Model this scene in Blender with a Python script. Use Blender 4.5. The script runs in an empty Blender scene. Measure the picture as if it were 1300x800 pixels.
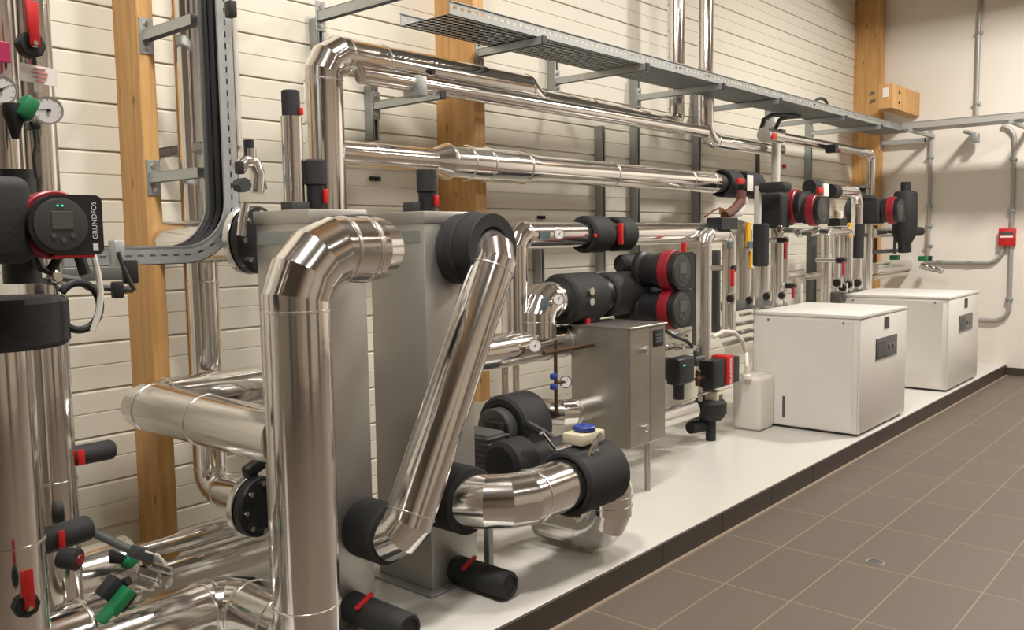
import bpy, bmesh, math, random
from mathutils import Vector, Matrix
random.seed(7)
PI = math.pi
SC = bpy.context.scene
COL = SC.collection
# ------------------------------------------------------------------ camera
F, YAW, PITCH, ROLL, H = 1109.23445, 0.714200428, -0.0876114285, -0.0150933036, 1.58
_f = Vector((math.cos(YAW)*math.cos(PITCH), math.sin(YAW)*math.cos(PITCH), math.sin(PITCH)))
_r0 = Vector((math.sin(YAW), -math.cos(YAW), 0)); _u0 = _r0.cross(_f)
_r = _r0*math.cos(ROLL)+_u0*math.sin(ROLL); _u = -_r0*math.sin(ROLL)+_u0*math.cos(ROLL)
CAM = Vector((0, 0, H))
cd = bpy.data.cameras.new('camera'); co = bpy.data.objects.new('camera', cd); COL.objects.link(co)
m = Matrix((_r, _u, -_f)).transposed().to_4x4(); m.translation = CAM; co.matrix_world = m
cd.sensor_fit = 'HORIZONTAL'; cd.sensor_width = 36; cd.lens = F*36/1300; cd.clip_start = .02
SC.camera = co

def at(px, py, X=None, Y=None, Z=None):
    """the point of the place seen at a pixel, on a plane X=, Y= or Z="""
    d = _f+_r*((px-650)/F)-_u*((py-400)/F)
    if X is not None: t = (X-CAM.x)/d.x
    elif Y is not None: t = (Y-CAM.y)/d.y
    else: t = (Z-CAM.z)/d.z
    return CAM+d*t
def dep(p): return (Vector(p)-CAM).dot(_f)
def size(w, p): return w*dep(p)/F
def V(*a): return Vector(a)

# ------------------------------------------------------------------ materials
def lin(c): return tuple((x/12.92 if x <= .04045 else ((x+.055)/1.055)**2.4) for x in c)
def rgb(r, g, b): return lin((r/255, g/255, b/255))+(1,)
def mat(name, col, rough=.5, metal=0.0, noise=0.0, nscale=20.0, bump=0.0, bscale=60.0, stretch=(1,1,1), spec=None, coat=0.0, emit=None):
    mt = bpy.data.materials.new(name); mt.use_nodes = True
    nt = mt.node_tree; b = nt.nodes['Principled BSDF']
    b.inputs['Base Color'].default_value = col; b.inputs['Roughness'].default_value = rough; b.inputs['Metallic'].default_value = metal
    if coat: b.inputs['Coat Weight'].default_value = coat
    if emit: b.inputs['Emission Color'].default_value = col; b.inputs['Emission Strength'].default_value = emit
    tc = nt.nodes.new('ShaderNodeTexCoord'); mp = nt.nodes.new('ShaderNodeMapping'); mp.inputs['Scale'].default_value = stretch
    nt.links.new(tc.outputs['Object'], mp.inputs['Vector'])
    if noise:
        n = nt.nodes.new('ShaderNodeTexNoise'); n.inputs['Scale'].default_value = nscale; n.inputs['Detail'].default_value = 4
        nt.links.new(mp.outputs[0], n.inputs['Vector'])
        mr = nt.nodes.new('ShaderNodeMapRange'); mr.inputs['To Min'].default_value = 1-noise; mr.inputs['To Max'].default_value = 1+noise
        nt.links.new(n.outputs['Fac'], mr.inputs['Value'])
        mx = nt.nodes.new('ShaderNodeVectorMath'); mx.operation = 'SCALE'; mx.inputs[0].default_value = col[:3]
        nt.links.new(mr.outputs[0], mx.inputs['Scale']); nt.links.new(mx.outputs[0], b.inputs['Base Color'])
    if bump:
        n = nt.nodes.new('ShaderNodeTexNoise'); n.inputs['Scale'].default_value = bscale; n.inputs['Detail'].default_value = 3
        nt.links.new(mp.outputs[0], n.inputs['Vector'])
        bp = nt.nodes.new('ShaderNodeBump'); bp.inputs['Strength'].default_value = bump; bp.inputs['Distance'].default_value = .01
        nt.links.new(n.outputs['Fac'], bp.inputs['Height']); nt.links.new(bp.outputs[0], b.inputs['Normal'])
    return mt
M = {}
M['clad'] = mat('aluminium_cladding', (.84,.82,.80,1), .13, 1, noise=.04, nscale=6, bump=.07, bscale=9)
M['cladl'] = mat('pale_grey_cladding', (.74,.72,.69,1), .2, .88, noise=.05, nscale=8)
M['seam'] = mat('seam_metal', (.85,.83,.80,1), .25, 1)
M['steel'] = mat('stainless_sheet', (.57,.56,.53,1), .46, 1, noise=.10, nscale=160, bump=.05, bscale=400)
M['cabsteel'] = mat('spangled_sheet', (.44,.425,.39,1), .42, 1, noise=.22, nscale=5, bump=.05, bscale=300)
M['galv'] = mat('galvanised_steel', (.50,.53,.54,1), .42, .85, noise=.14, nscale=50)
M['galvd'] = mat('galvanised_steel_weathered', (.37,.385,.38,1), .5, .7, noise=.2, nscale=60)
M['foam'] = mat('black_rubber_foam', (.017,.017,.018,1), .72, 0, noise=.25, nscale=40, bump=.1, bscale=120)
M['blk'] = mat('black_plastic', (.012,.012,.014,1), .42)
M['dgrey'] = mat('dark_grey_plastic', (.035,.037,.038,1), .5)
M['face'] = mat('charcoal_dial', (.045,.048,.048,1), .45)
M['mgrey'] = mat('grey_cast_iron', (.10,.105,.10,1), .55, .2)
M['red'] = mat('red_plastic', rgb(190,28,30), .4)
M['dred'] = mat('crimson_ring', rgb(138,24,38), .4)
M['mag'] = mat('magenta_label', rgb(176,38,84), .5)
M['white'] = mat('white_powder_coat', (.74,.715,.67,1), .34, 0, noise=.015, nscale=3)
M['wplas'] = mat('translucent_white_plastic', (.74,.70,.65,1), .4)
M['paper'] = mat('paper_label', (.78,.72,.68,1), .7)
M['print'] = mat('faded_print', rgb(190,130,125), .7)
M['ink'] = mat('white_lettering', (.75,.75,.75,1), .5)
M['green'] = mat('green_plastic', rgb(18,112,68), .45)
M['blue'] = mat('blue_plastic', rgb(42,62,140), .45)
M['bluegrey'] = mat('blue_label', rgb(84,100,106), .5)
M['yellow'] = mat('yellow_tag', rgb(222,168,20), .5)
M['copper'] = mat('copper_pipe', rgb(110,84,68), .35, .8)
M['brass'] = mat('brass', (.62,.46,.25,1), .3, 1)
M['chrome'] = mat('chrome', (.75,.74,.72,1), .2, 1)
M['cream'] = mat('cream_plastic', rgb(205,198,172), .5)
M['brown'] = mat('brown_cable', rgb(96,52,40), .5)
M['screen'] = mat('display_glass', (.085,.088,.08,1), .2)
M['lcd'] = mat('dark_display', rgb(44,50,58), .2)
M['led'] = mat('green_led', (.05,.9,.45,1), .4, emit=.7)
M['dial'] = mat('gauge_dial', (.72,.70,.70,1), .35)
M['conduit'] = mat('grey_conduit', (.40,.39,.37,1), .4, .3)
M['offwhite'] = mat('white_conduit', (.66,.63,.58,1), .4)

def wood(name, c1, c2):
    mt = bpy.data.materials.new(name); mt.use_nodes = True; nt = mt.node_tree; b = nt.nodes['Principled BSDF']
    tc = nt.nodes.new('ShaderNodeTexCoord'); mp = nt.nodes.new('ShaderNodeMapping'); mp.inputs['Scale'].default_value = (14, 14, .8)
    nt.links.new(tc.outputs['Object'], mp.inputs['Vector'])
    n = nt.nodes.new('ShaderNodeTexNoise'); n.inputs['Scale'].default_value = 2.2; n.inputs['Detail'].default_value = 6; n.inputs['Distortion'].default_value = .6
    nt.links.new(mp.outputs[0], n.inputs['Vector'])
    cr = nt.nodes.new('ShaderNodeValToRGB'); cr.color_ramp.elements[0].position = .3; cr.color_ramp.elements[0].color = c1
    cr.color_ramp.elements[1].position = .7; cr.color_ramp.elements[1].color = c2
    nt.links.new(n.outputs['Fac'], cr.inputs['Fac'])
    # knots
    v = nt.nodes.new('ShaderNodeTexVoronoi'); v.inputs['Scale'].default_value = 1.0
    mp2 = nt.nodes.new('ShaderNodeMapping'); mp2.inputs['Scale'].default_value = (9, 9, 4.2); nt.links.new(tc.outputs['Object'], mp2.inputs['Vector']); nt.links.new(mp2.outputs[0], v.inputs['Vector'])
    kr = nt.nodes.new('ShaderNodeValToRGB'); kr.color_ramp.elements[0].position = .05; kr.color_ramp.elements[0].color = (.42,.28,.18,1)
    kr.color_ramp.elements[1].position = .13; kr.color_ramp.elements[1].color = (1,1,1,1)
    nt.links.new(v.outputs['Distance'], kr.inputs['Fac'])
    mx = nt.nodes.new('ShaderNodeMix'); mx.data_type = 'RGBA'; mx.blend_type = 'MULTIPLY'; mx.inputs[0].default_value = .8
    nt.links.new(cr.outputs[0], mx.inputs[6]); nt.links.new(kr.outputs[0], mx.inputs[7]); nt.links.new(mx.outputs[2], b.inputs['Base Color'])
    b.inputs['Roughness'].default_value = .55
    return mt
M['wood'] = wood('glulam_spruce', rgb(186,138,84), rgb(212,168,108))

def tile_mat(name, c, grout, w, h, ox, oy, mortar=.004, swap=None):
    mt = bpy.data.materials.new(name); mt.use_nodes = True; nt = mt.node_tree; b = nt.nodes['Principled BSDF']
    tc = nt.nodes.new('ShaderNodeTexCoord'); mp = nt.nodes.new('ShaderNodeMapping'); mp.inputs['Location'].default_value = (-ox, -oy, 0)
    if swap: mp.inputs['Rotation'].default_value = swap
    nt.links.new(tc.outputs['Object'], mp.inputs['Vector'])
    br = nt.nodes.new('ShaderNodeTexBrick'); br.offset = 0; br.inputs['Scale'].default_value = 1
    br.inputs['Brick Width'].default_value = w; br.inputs['Row Height'].default_value = h; br.inputs['Mortar Size'].default_value = mortar
    br.inputs['Mortar Smooth'].default_value = .3
    br.inputs['Color1'].default_value = c; br.inputs['Color2'].default_value = tuple(x*.93 for x in c[:3])+(1,); br.inputs['Mortar'].default_value = grout
    nt.links.new(mp.outputs[0], br.inputs['Vector'])
    n = nt.nodes.new('ShaderNodeTexNoise'); n.inputs['Scale'].default_value = 300; nt.links.new(tc.outputs['Object'], n.inputs['Vector'])
    mr = nt.nodes.new('ShaderNodeMapRange'); mr.inputs['To Min'].default_value = .93; mr.inputs['To Max'].default_value = 1.07; nt.links.new(n.outputs['Fac'], mr.inputs['Value'])
    mx = nt.nodes.new('ShaderNodeVectorMath'); mx.operation = 'SCALE'; nt.links.new(br.outputs['Color'], mx.inputs[0]); nt.links.new(mr.outputs[0], mx.inputs['Scale'])
    nt.links.new(mx.outputs[0], b.inputs['Base Color']); b.inputs['Roughness'].default_value = .5
    return mt
M['tile'] = tile_mat('floor_tile', rgb(100,88,78), rgb(136,124,109), .608, .3075, 3.533-6*.608, 1.805-12*.3075, .0035)
M['edge'] = mat('dark_edge_tile', rgb(66,58,52), .45, noise=.05, nscale=8)
M['siding'] = mat('siding_panel', rgb(222,217,203), .55, noise=.02, nscale=4)
M['plaster'] = mat('white_plaster', rgb(228,221,211), .8, noise=.025, nscale=5, bump=.06, bscale=90)
M['deck'] = mat('white_epoxy_coating', rgb(206,203,196), .28, noise=.03, nscale=6, bump=.06, bscale=14)
M['ceil'] = mat('ceiling_paint', rgb(150,143,134), .8)
M['back'] = mat('grey_plaster', rgb(188,180,169), .8)
M['nearw'] = mat('brown_board', rgb(128,118,106), .7)
M['grout'] = mat('edge_joint', rgb(140,124,108), .7)

# ------------------------------------------------------------------ mesh helpers
def basis(d):
    d = Vector(d).normalized()
    a = V(0,0,1) if abs(d.z) < .9 else V(1,0,0)
    x = a.cross(d).normalized(); y = d.cross(x)
    return x, y, d
class MB:
    def __init__(s): s.bm = bmesh.new()
    def quad(s, *p):
        s.bm.faces.new([s.bm.verts.new(q) for q in p]); return s
    def box(s, x0, x1, y0, y1, z0, z1, bev=0, segs=2, rot=None, piv=None):
        b = bmesh.new(); bmesh.ops.create_cube(b, size=1)
        c = V((x0+x1)/2, (y0+y1)/2, (z0+z1)/2)
        for v in b.verts: v.co = V(v.co.x*abs(x1-x0), v.co.y*abs(y1-y0), v.co.z*abs(z1-z0))
        if bev: bmesh.ops.bevel(b, geom=b.edges[:], offset=bev, segments=segs, profile=.5, affect='EDGES')
        if rot is not None:
            p = Vector(piv)-c if piv is not None else V(0,0,0)
            for v in b.verts: v.co = rot @ (v.co-p)+p
        for v in b.verts: v.co += c
        s._merge(b); return s
    def obox(s, c, sx, sy, sz, R=None, bev=0, segs=2):
        c = Vector(c); return s.box(c.x-sx/2, c.x+sx/2, c.y-sy/2, c.y+sy/2, c.z-sz/2, c.z+sz/2, bev, segs, R)
    def _merge(s, b):
        me = bpy.data.meshes.new('t'); b.to_mesh(me); b.free(); s.bm.from_mesh(me); bpy.data.meshes.remove(me)
    def ring(s, c, x, y, r, n): return [s.bm.verts.new(c+x*(r*math.cos(2*PI*i/n))+y*(r*math.sin(2*PI*i/n))) for i in range(n)]
    def skin(s, a, b):
        n = len(a)
        for i in range(n): s.bm.faces.new((a[i], a[(i+1) % n], b[(i+1) % n], b[i]))
    def lathe(s, p, axis, prof, n=32, cap0=True, cap1=True):
        x, y, d = basis(axis); p = Vector(p); last = None; first = None
        for h, r in prof:
            k = s.ring(p+d*h, x, y, max(r, 1e-4), n)
            if last: s.skin(last, k)
            else: first = k
            last = k
        if cap0: s.bm.faces.new(first[::-1])
        if cap1: s.bm.faces.new(last)
        return s
    def cyl(s, p0, p1, r, r1=None, n=28, ch=0):
        p0 = Vector(p0); p1 = Vector(p1); L = (p1-p0).length; r1 = r if r1 is None else r1
        pr = [(0, r), (L, r1)] if not ch else [(0, r-ch), (ch, r), (L-ch, r1), (L, r1-ch)]
        return s.lathe(p0, p1-p0, pr, n)
    def hollow(s, p0, p1, ro, ri, n=36, ch=.004):
        """a tube sleeve with a visible wall at both ends"""
        p0 = Vector(p0); p1 = Vector(p1); L = (p1-p0).length
        pr = [(ch, ri), (0, ri+ch), (0, ro-ch), (ch, ro), (L-ch, ro), (L, ro-ch), (L, ri+ch), (L-ch, ri), (ch, ri)]
        return s.lathe(p0, p1-p0, pr, n, False, False)
    def torus(s, c, axis, R, r, n=36, k=10):
        x, y, d = basis(axis); rings = []
        for i in range(n):
            a = 2*PI*i/n; e = x*math.cos(a)+y*math.sin(a)
            rings.append(s.ring(Vector(c)+e*R, e, d, r, k))
        for i in range(n): s.skin(rings[i], rings[(i+1) % n])
        return s
    def tube(s, pts, r, n=10):
        pts = [Vector(p) for p in pts]; last = None; x = None
        for i, p in enumerate(pts):
            d = (pts[min(i+1, len(pts)-1)]-pts[max(i-1, 0)]).normalized()
            if x is None: x = basis(d)[0]
            x = (x-d*x.dot(d)).normalized(); y = d.cross(x)
            k = s.ring(p, x, y, r, n)
            if last: s.skin(last, k)
            else: s.bm.faces.new(k[::-1])
            last = k
        s.bm.faces.new(last); return s
    def mitre(s, pts, r, n=40, cap=True):
        """sheet-metal pipe: straight gores with mitred joints"""
        pts = [Vector(p) for p in pts]; N = len(pts)
        ds = [(pts[i+1]-pts[i]).normalized() for i in range(N-1)]
        x = basis(ds[0])[0]
        for i in range(N-1):
            d = ds[i]
            if i:
                q = ds[i-1].rotation_difference(d); x = q @ x
            x = (x-d*x.dot(d)).normalized(); y = d.cross(x)
            ends = []
            for e in (0, 1):
                j = i+e
                nn = d if j in (0, N-1) else (ds[j-1]+ds[j]).normalized()
                ring = []
                for k in range(n):
                    a = 2*PI*k/n; o = x*(r*math.cos(a))+y*(r*math.sin(a))
                    ring.append(s.bm.verts.new(pts[j]+o-d*(o.dot(nn)/d.dot(nn))))
                ends.append(ring)
            s.skin(*ends)
            if cap and i == 0: s.bm.faces.new(ends[0][::-1])
            if cap and i == N-2: s.bm.faces.new(ends[1])
        return s
    def prism(s, outline, o, ux, uy, depth):
        """2D outline in frame (o, ux, uy), pushed along ux x uy by depth"""
        o = Vector(o); ux = Vector(ux).normalized(); uy = Vector(uy).normalized(); d = ux.cross(uy)*depth
        a = [s.bm.verts.new(o+ux*p[0]+uy*p[1]) for p in outline]; b = [s.bm.verts.new(v.co+d) for v in a]
        s.skin(a, b); s.bm.faces.new(a[::-1]); s.bm.faces.new(b); return s
    def build(s, name, material, parent=None, origin=None, ang=34):
        bmesh.ops.recalc_face_normals(s.bm, faces=s.bm.faces[:])
        o = Vector(origin) if origin is not None else V(0,0,0)
        if parent is not None and origin is None: o = Vector(parent.get('_o', (0,0,0)))
        for v in s.bm.verts: v.co -= o
        me = bpy.data.meshes.new(name); s.bm.to_mesh(me); s.bm.free()
        for p in me.polygons: p.use_smooth = True
        me.set_sharp_from_angle(angle=math.radians(ang))
        me.materials.append(M[material] if isinstance(material, str) else material)
        ob = bpy.data.objects.new(name, me); COL.objects.link(ob)
        if parent is not None: ob.parent = parent; ob['_o'] = o[:]
        else: ob.location = o; ob['_o'] = o[:]
        return ob
def tag(o, label, cat, group=None, kind=None):
    o['label'] = label; o['category'] = cat
    if group: o['group'] = group
    if kind: o['kind'] = kind
    return o
def thing(name, label, cat, loc=(0,0,0), group=None, local=False):
    o = bpy.data.objects.new(name, None); COL.objects.link(o); o.location = loc; o.empty_display_size = .05
    o['_o'] = (0.0,0.0,0.0) if local else tuple(loc)
    return tag(o, label, cat, group)
def solo(mb, name, material, label, cat, group=None, ang=34):
    vs = [v.co for v in mb.bm.verts]
    o = V(sum(v.x for v in vs)/len(vs), sum(v.y for v in vs)/len(vs), min(v.z for v in vs))
    return tag(mb.build(name, material, None, o, ang), label, cat, group)
def struct(mb, name, material, ang=34):
    o = mb.build(name, material, None, (0,0,0), ang); o['kind'] = 'structure'; return o
def copy_tree(o, parent=None):
    c = o.copy(); COL.objects.link(c)
    if parent is not None: c.parent = parent
    for ch in list(o.children): copy_tree(ch, c)
    return c
def text_part(body, sz, mtx, parent, material='ink', name='lettering', depth=.0006):
    cu = bpy.data.curves.new('t', 'FONT'); cu.body = body; cu.size = sz; cu.extrude = depth; cu.align_x = 'CENTER'; cu.align_y = 'CENTER'
    t = bpy.data.objects.new('t', cu); COL.objects.link(t)
    dg = bpy.context.evaluated_depsgraph_get(); me = bpy.data.meshes.new_from_object(t.evaluated_get(dg))
    bpy.data.objects.remove(t); bpy.data.curves.remove(cu)
    me.transform(mtx); me.materials.clear(); me.materials.append(M[material]); me.name = name
    ob = bpy.data.objects.new(name, me); COL.objects.link(ob); ob.parent = parent
    return ob

def bend_path(pts, bend, segs):
    """round each corner of a polyline into `segs` gores; returns points and the joint frames"""
    pts = [Vector(p) for p in pts]; out = [pts[0]]; joints = []
    for i in range(1, len(pts)-1):
        a = (pts[i-1]-pts[i]).normalized(); b = (pts[i+1]-pts[i]).normalized()
        bd = bend[i-1] if isinstance(bend, (list, tuple)) else bend
        ang = PI-a.angle(b); t = bd*math.tan(ang/2); R = bd
        c = pts[i]+(a+b).normalized()*(R/math.cos(ang/2))
        p0 = pts[i]+a*t; p1 = pts[i]+b*t
        v0 = p0-c; ax = v0.cross(p1-c).normalized()
        # gores tangent to the arc
        tt = ang/segs
        out.append(p0) if segs < 1 else None
        for k in range(segs):
            q = Matrix.Rotation(tt*(k+.5), 3, ax) @ v0
            out.append(c+q/math.cos(tt/2))
        joints += [(p0, -a), (p1, b)]
    out.append(pts[-1]); return out, joints
def pipe(name, label, pts, r, bend=None, segs=4, group=None, mt='clad', bands=(), cat='pipe', n=40, auto=True, seam='seam', bw=.010):
    bend = bend if bend is not None else r*1.5
    path, joints = bend_path(pts, bend, segs)
    root = MB().mitre(path, r, n).build(name, mt, None, pts[0], 20)
    tag(root, label, cat, group)
    js = (joints if auto else [])+[(Vector(a), Vector(d)) for a, d in bands]
    for p, d in js:
        d = d.normalized()
        MB().lathe(p-d*bw/2, d, [(0, r*.99), (bw*.2, r+.0035), (bw*.8, r+.0035), (bw, r*.99)], n, False, False).build('seam_band', seam, root)
    return root
def sleeve(root, p0, p1, ro, ri, mt='foam', name='insulation_sleeve'):
    return MB().hollow(p0, p1, ro, ri).build(name, mt, root)

def Xat(px, Y, Z):   # X on a line along the wall seen at column px
    k = (px-650)/F; b = V(0, Y, Z)-CAM
    return (k*b.dot(_f)-b.dot(_r))/(_r.x-k*_f.x)
def Zat(py, X, Y):
    k = (400-py)/F; b = V(X, Y, 0)-CAM
    return (k*b.dot(_f)-b.dot(_u))/(_u.z-k*_f.z)
def Yat(px, X, Z):
    k = (px-650)/F; b = V(X, 0, Z)-CAM
    return (k*b.dot(_f)-b.dot(_r))/(_r.y-k*_f.y)
#SECTIONS
# ------------------------------------------------------------------ the setting
W, XW, YE, ZP = 3.81, 10.76, 2.131, .116
X0, Y0, ZC = -3.2, -4.2, 4.7
struct(MB().box(X0, XW, Y0, YE+.02, -.05, 0), 'floor', 'tile')
struct(MB().box(X0, XW, YE+.012, W, -.05, ZP, .003, 1), 'platform', 'deck')
e = MB(); x = 3.533-.608*12
k = MB().box(X0, XW, YE+.003, YE+.011, 0, ZP-.004)
while x < XW-.02:
    a, b = max(x+.002, X0), min(x+.606, XW)
    if b > a: e.box(a, b, YE, YE+.012, .003, ZP-.003, .0015, 1)
    x += .608
struct(e, 'trim_1', 'edge'); struct(k, 'trim_2', 'grout')
struct(MB().box(X0, XW, YE-.018, YE, 0, .0025), 'trim_3', 'grout')
# long wall: lapped siding panels, one profile pushed along the wall
pr = []; z = -.02-.205+.2
zb = 1.982-.205*10
while zb < ZC:
    pr += [(W+.016, zb), (W+.001, zb+.001), (W, zb+.003), (W, zb+.098), (W+.005, zb+.101), (W+.005, zb+.103), (W, zb+.106), (W, zb+.190), (W+.016, zb+.2045)]
    zb += .205
s = MB(); a = [s.bm.verts.new((X0, y, z)) for y, z in pr]; b = [s.bm.verts.new((XW+.1, y, z)) for y, z in pr]
for i in range(len(pr)-1): s.bm.faces.new((a[i], a[i+1], b[i+1], b[i]))
s.box(X0, XW+.1, W+.03, W+.1, -.05, ZC)
struct(s, 'wall_left', 'siding', 20)
struct(MB().box(XW, XW+.1, Y0, W+.1, -.05, ZC), 'wall_far', 'plaster')
struct(MB().box(X0-.1, X0, Y0, W+.1, -.05, ZC), 'wall_near', 'nearw')
struct(MB().box(X0, XW, Y0-.1, Y0, -.05, ZC), 'wall_right', 'back')
for i in range(4): struct(MB().box(-1.2+3.4*i, -1.0+3.4*i, Y0, Y0+.25, 0, ZC), 'trim_%d' % (4+i), 'wood')  # unseen timber posts, added to give the cladding stripes to reflect
for i in range(4): struct(MB().box(-1.2+3.4*i, -1.0+3.4*i, Y0, W, ZC-.3, ZC), 'trim_%d' % (8+i), 'wood')  # unseen ceiling beams, likewise added for reflections in the pipes
struct(MB().box(X0, XW, Y0, W+.1, ZC, ZC+.1), 'ceiling', 'ceil')
struct(MB().box(XW-.012, XW, Y0, YE, 0, .085, .002, 1), 'baseboard_far', 'edge')
# dark door-sized panels added behind the camera to put dark streaks in the cladding
struct(MB().box(1.2, 2.6, Y0-.01, Y0+.03, 0, 2.2, .005, 1), 'reflection_panel_1', 'mgrey')
struct(MB().box(5.6, 7.4, Y0-.01, Y0+.03, 0, 2.6, .005, 1), 'reflection_panel_2', 'mgrey')
struct(MB().box(X0-.01, X0+.03, -1.5, -.3, 0, 2.1, .005, 1), 'reflection_panel_3', 'mgrey')

# glulam columns against the long wall
def column(x0, w, yf, label):
    return solo(MB().box(x0, x0+w, yf, W+.02, ZP-.02, ZC, .004, 1), 'timber_column', 'wood', label, 'column', 'glulam columns along the siding')
column(1.803, .072, 3.60, 'glulam timber column nearest the camera, with cantilever arms for the bent cable tray')
column(3.735, .092, 3.50, 'glulam timber column standing behind the two long upper silver pipes')
column(10.622, .136, 3.50, 'glulam timber column in the far corner beside the white end wall')
# short timber beam bolted to the far column
yb = Yat(1167, 10.74, 3.05); xbk = Xat(1133, yb, 3.05); ybk = Yat(1115, xbk, 3.05)
bm_ = thing('timber_bracket', 'short horizontal glulam beam end bolted beside the far corner column', 'timber beam', (xbk, yb, Zat(137, xbk, yb)))
z0, z1 = Zat(137, xbk, yb), Zat(105, xbk, yb)
MB().box(xbk, XW-.003, yb, ybk, z0, z1, .004, 1).build('beam', 'wood', bm_)
for q in (.3, .7): MB().cyl((xbk+.22, yb-.012, z0+(z1-z0)*q), (xbk+.22, yb+.002, z0+(z1-z0)*q), .014, n=12).build('bolt', 'dgrey', bm_)
MB().box(xbk-.004, xbk+.001, yb+.04, yb+.10, z0+.12, z0+.22).build('sticker', 'paper', bm_)
for q in (118, 128):
    c = at(1108, q, X=10.615); solo(MB().cyl(c, c-V(.02,0,0), .016, n=10), 'bolt_head', 'bluegrey', 'blue-grey bolt head in the far corner column, %s' % ('upper of two' if q == 118 else 'lower of two'), 'bolt', 'bolts in the far column')

# floor drain
c = at(1111, 714, Z=0)
d = thing('floor_drain', 'small round metal floor drain set in the brown tiles', 'drain', c)
MB().lathe(c, (0,0,1), [(0, .044), (.002, .044), (.003, .040), (.003, .033)], 32, False, False).build('rim', 'chrome', d)
g = MB().lathe(c, (0,0,1), [(.0005, .034), (.001, .033)], 32)
for i in range(-2, 3): g.box(c.x-.03, c.x+.03, c.y+i*.011-.002, c.y+i*.011+.002, .001, .0026)
g.build('grate', 'mgrey', d)

# luminaires under the ceiling (the room's light)
def luminaire(x, y, label, power):
    t = thing('panel_light', label, 'ceiling light', (x, y, ZC), 'light panels under the ceiling')
    MB().box(x-.27, x+.27, y-.27, y+.27, ZC-.07, ZC, .01).build('housing', 'white', t)
    ld = bpy.data.lights.new('panel_lamp', 'AREA'); ld.shape = 'RECTANGLE'; ld.size = .48; ld.size_y = .48; ld.energy = power; ld.color = (1, .955, .885)
    lo = bpy.data.objects.new('panel_lamp', ld); COL.objects.link(lo); lo.location = (x, y, ZC-.075)
LP = 105
for i, (x, q) in enumerate(((0.9, 1.5), (3.2, .70), (5.6, .76), (8.3, 2.2))):
    luminaire(x, (1.4, 1.8, 1.8, .9)[i], 'white light panel over the plant aisle, number %d from the near wall' % (i+1), LP*q)
    luminaire(x, -1.7, 'white light panel over the open floor, number %d from the near wall' % (i+1), LP*.3*q)

# ------------------------------------------------------------------ main cable tray along the wall
TY0, TY1, TZ = 3.05, 3.40, 2.665
xa, xb = Xat(594, TY0, 2.73)-.13, 10.16
tr = thing('cable_tray', 'long perforated galvanised cable tray on cantilever arms along the siding', 'cable tray', (xa, TY0, TZ))
for y, nm in ((TY0, 'side_rail'), (TY1, 'side_rail')):
    mb = MB().box(xa, xb, y-.0015, y+.0015, TZ, TZ+.028).box(xa, xb, y-.0015, y+.0015, TZ+.042, TZ+.062).box(xa, xb, y-.008, y+.008, TZ+.060, TZ+.064)
    x = xa
    while x < xb-.02: mb.box(x, x+.024, y-.0014, y+.0014, TZ+.027, TZ+.043); x += .05
    mb.build(nm, 'galvd', tr)
mb = MB(); wv = (TY1-TY0)/8
for i in range(9): mb.box(xa, xb, max(TY0, TY0+i*wv-.011), min(TY1, TY0+i*wv+.011), TZ, TZ+.002)
x = xa
while x < xb-.02: mb.box(x, x+.030, TY0, TY1, TZ, TZ+.0019); x += .04
mb.build('perforated_base', 'galvd', tr)
cab = MB()
for i in range(5):
    y = TY0+.06+i*.07
    cab.tube([(xa+.2+k*(xb-xa-.4)/24, y+.012*math.sin(k*1.7+i), TZ+.014+.004*(i % 2)) for k in range(25)], .008, 6)
solo(cab, 'cable_bundle', 'dgrey', 'dark cables lying in the long perforated cable tray', 'cables')
# the same tray carried across the end wall
t2 = thing('cable_tray', 'narrow galvanised cable tray running across the white end wall', 'cable tray', (9.98, 1.0, TZ+.0))
xw0, xw1 = 9.93, 10.28
for x in (xw0, xw1):
    MB().box(x-.0015, x+.0015, .2, TY0-.01, TZ+.015, TZ+.08).box(x-.006, x+.006, .2, TY0-.01, TZ+.078, TZ+.084).build('side_rail', 'conduit', t2)
mb = MB().box(xw0, xw1, .2, TY0-.01, TZ+.015, TZ+.017); mb.build('tray_base', 'galvd', t2)
for y in (2.95, 2.0, 1.1): MB().box(xw0-.02, XW, y-.02, y+.02, TZ-.022, TZ+.014).build('wall_arm', 'galv', t2)

# struts (slotted channels) on the siding and cantilever arms
def strut(px, y, ztop, zbot, label, x=None):
    x = Xat(px, y, (ztop+zbot)/2) if x is None else x
    mb = MB().box(x-.02, x-.0175, y-.02, W, zbot, ztop).box(x+.0175, x+.02, y-.02, W, zbot, ztop)
    mb.box(x-.02, x-.010, y-.02, y-.0175, zbot, ztop).box(x+.010, x+.02, y-.02, y-.0175, zbot, ztop)
    z = zbot
    while z < ztop-.03: mb.box(x-.018, x+.018, W-.006, W-.003, z, z+.022); z += .05
    return solo(mb, 'strut_channel', 'galvd', label, 'strut channel', 'vertical strut channels on the siding'), x
YS = 3.76
def zp(py, px): return Zat(py, Xat(px, YS, 1.9), YS)
S = {}
for px, t, b, lab in ((474, 108, 178, 'short slotted strut channel between the two long upper silver pipes left of the middle column'),
                      (404, 22, 60, 'short strut channel above the elbow of the tall silver riser'),
                      (704, 62, 128, 'short strut channel just under the tray right of the middle column'),
                      (764, 160, 345, 'dark strut channel behind the black insulated valve on the middle pipe'),
                      (808, 100, 340, 'tall slotted strut channel behind the short end of the top silver pipe'),
                      (886, 110, 300, 'strut channel passing behind the two descending ceiling pipes'),
                      (1028, 150, 240, 'strut channel behind the horizontal white pipe under the far end of the tray'),
                      (686, 316, 360, 'short strut channel beneath the left end of the middle pipe'),
                      (978, 138, 175, 'short strut channel behind the hoop of cable under the tray')):
    o, xx = strut(px, YS, zp(t, px), zp(b, px), lab); S[px] = xx
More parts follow.
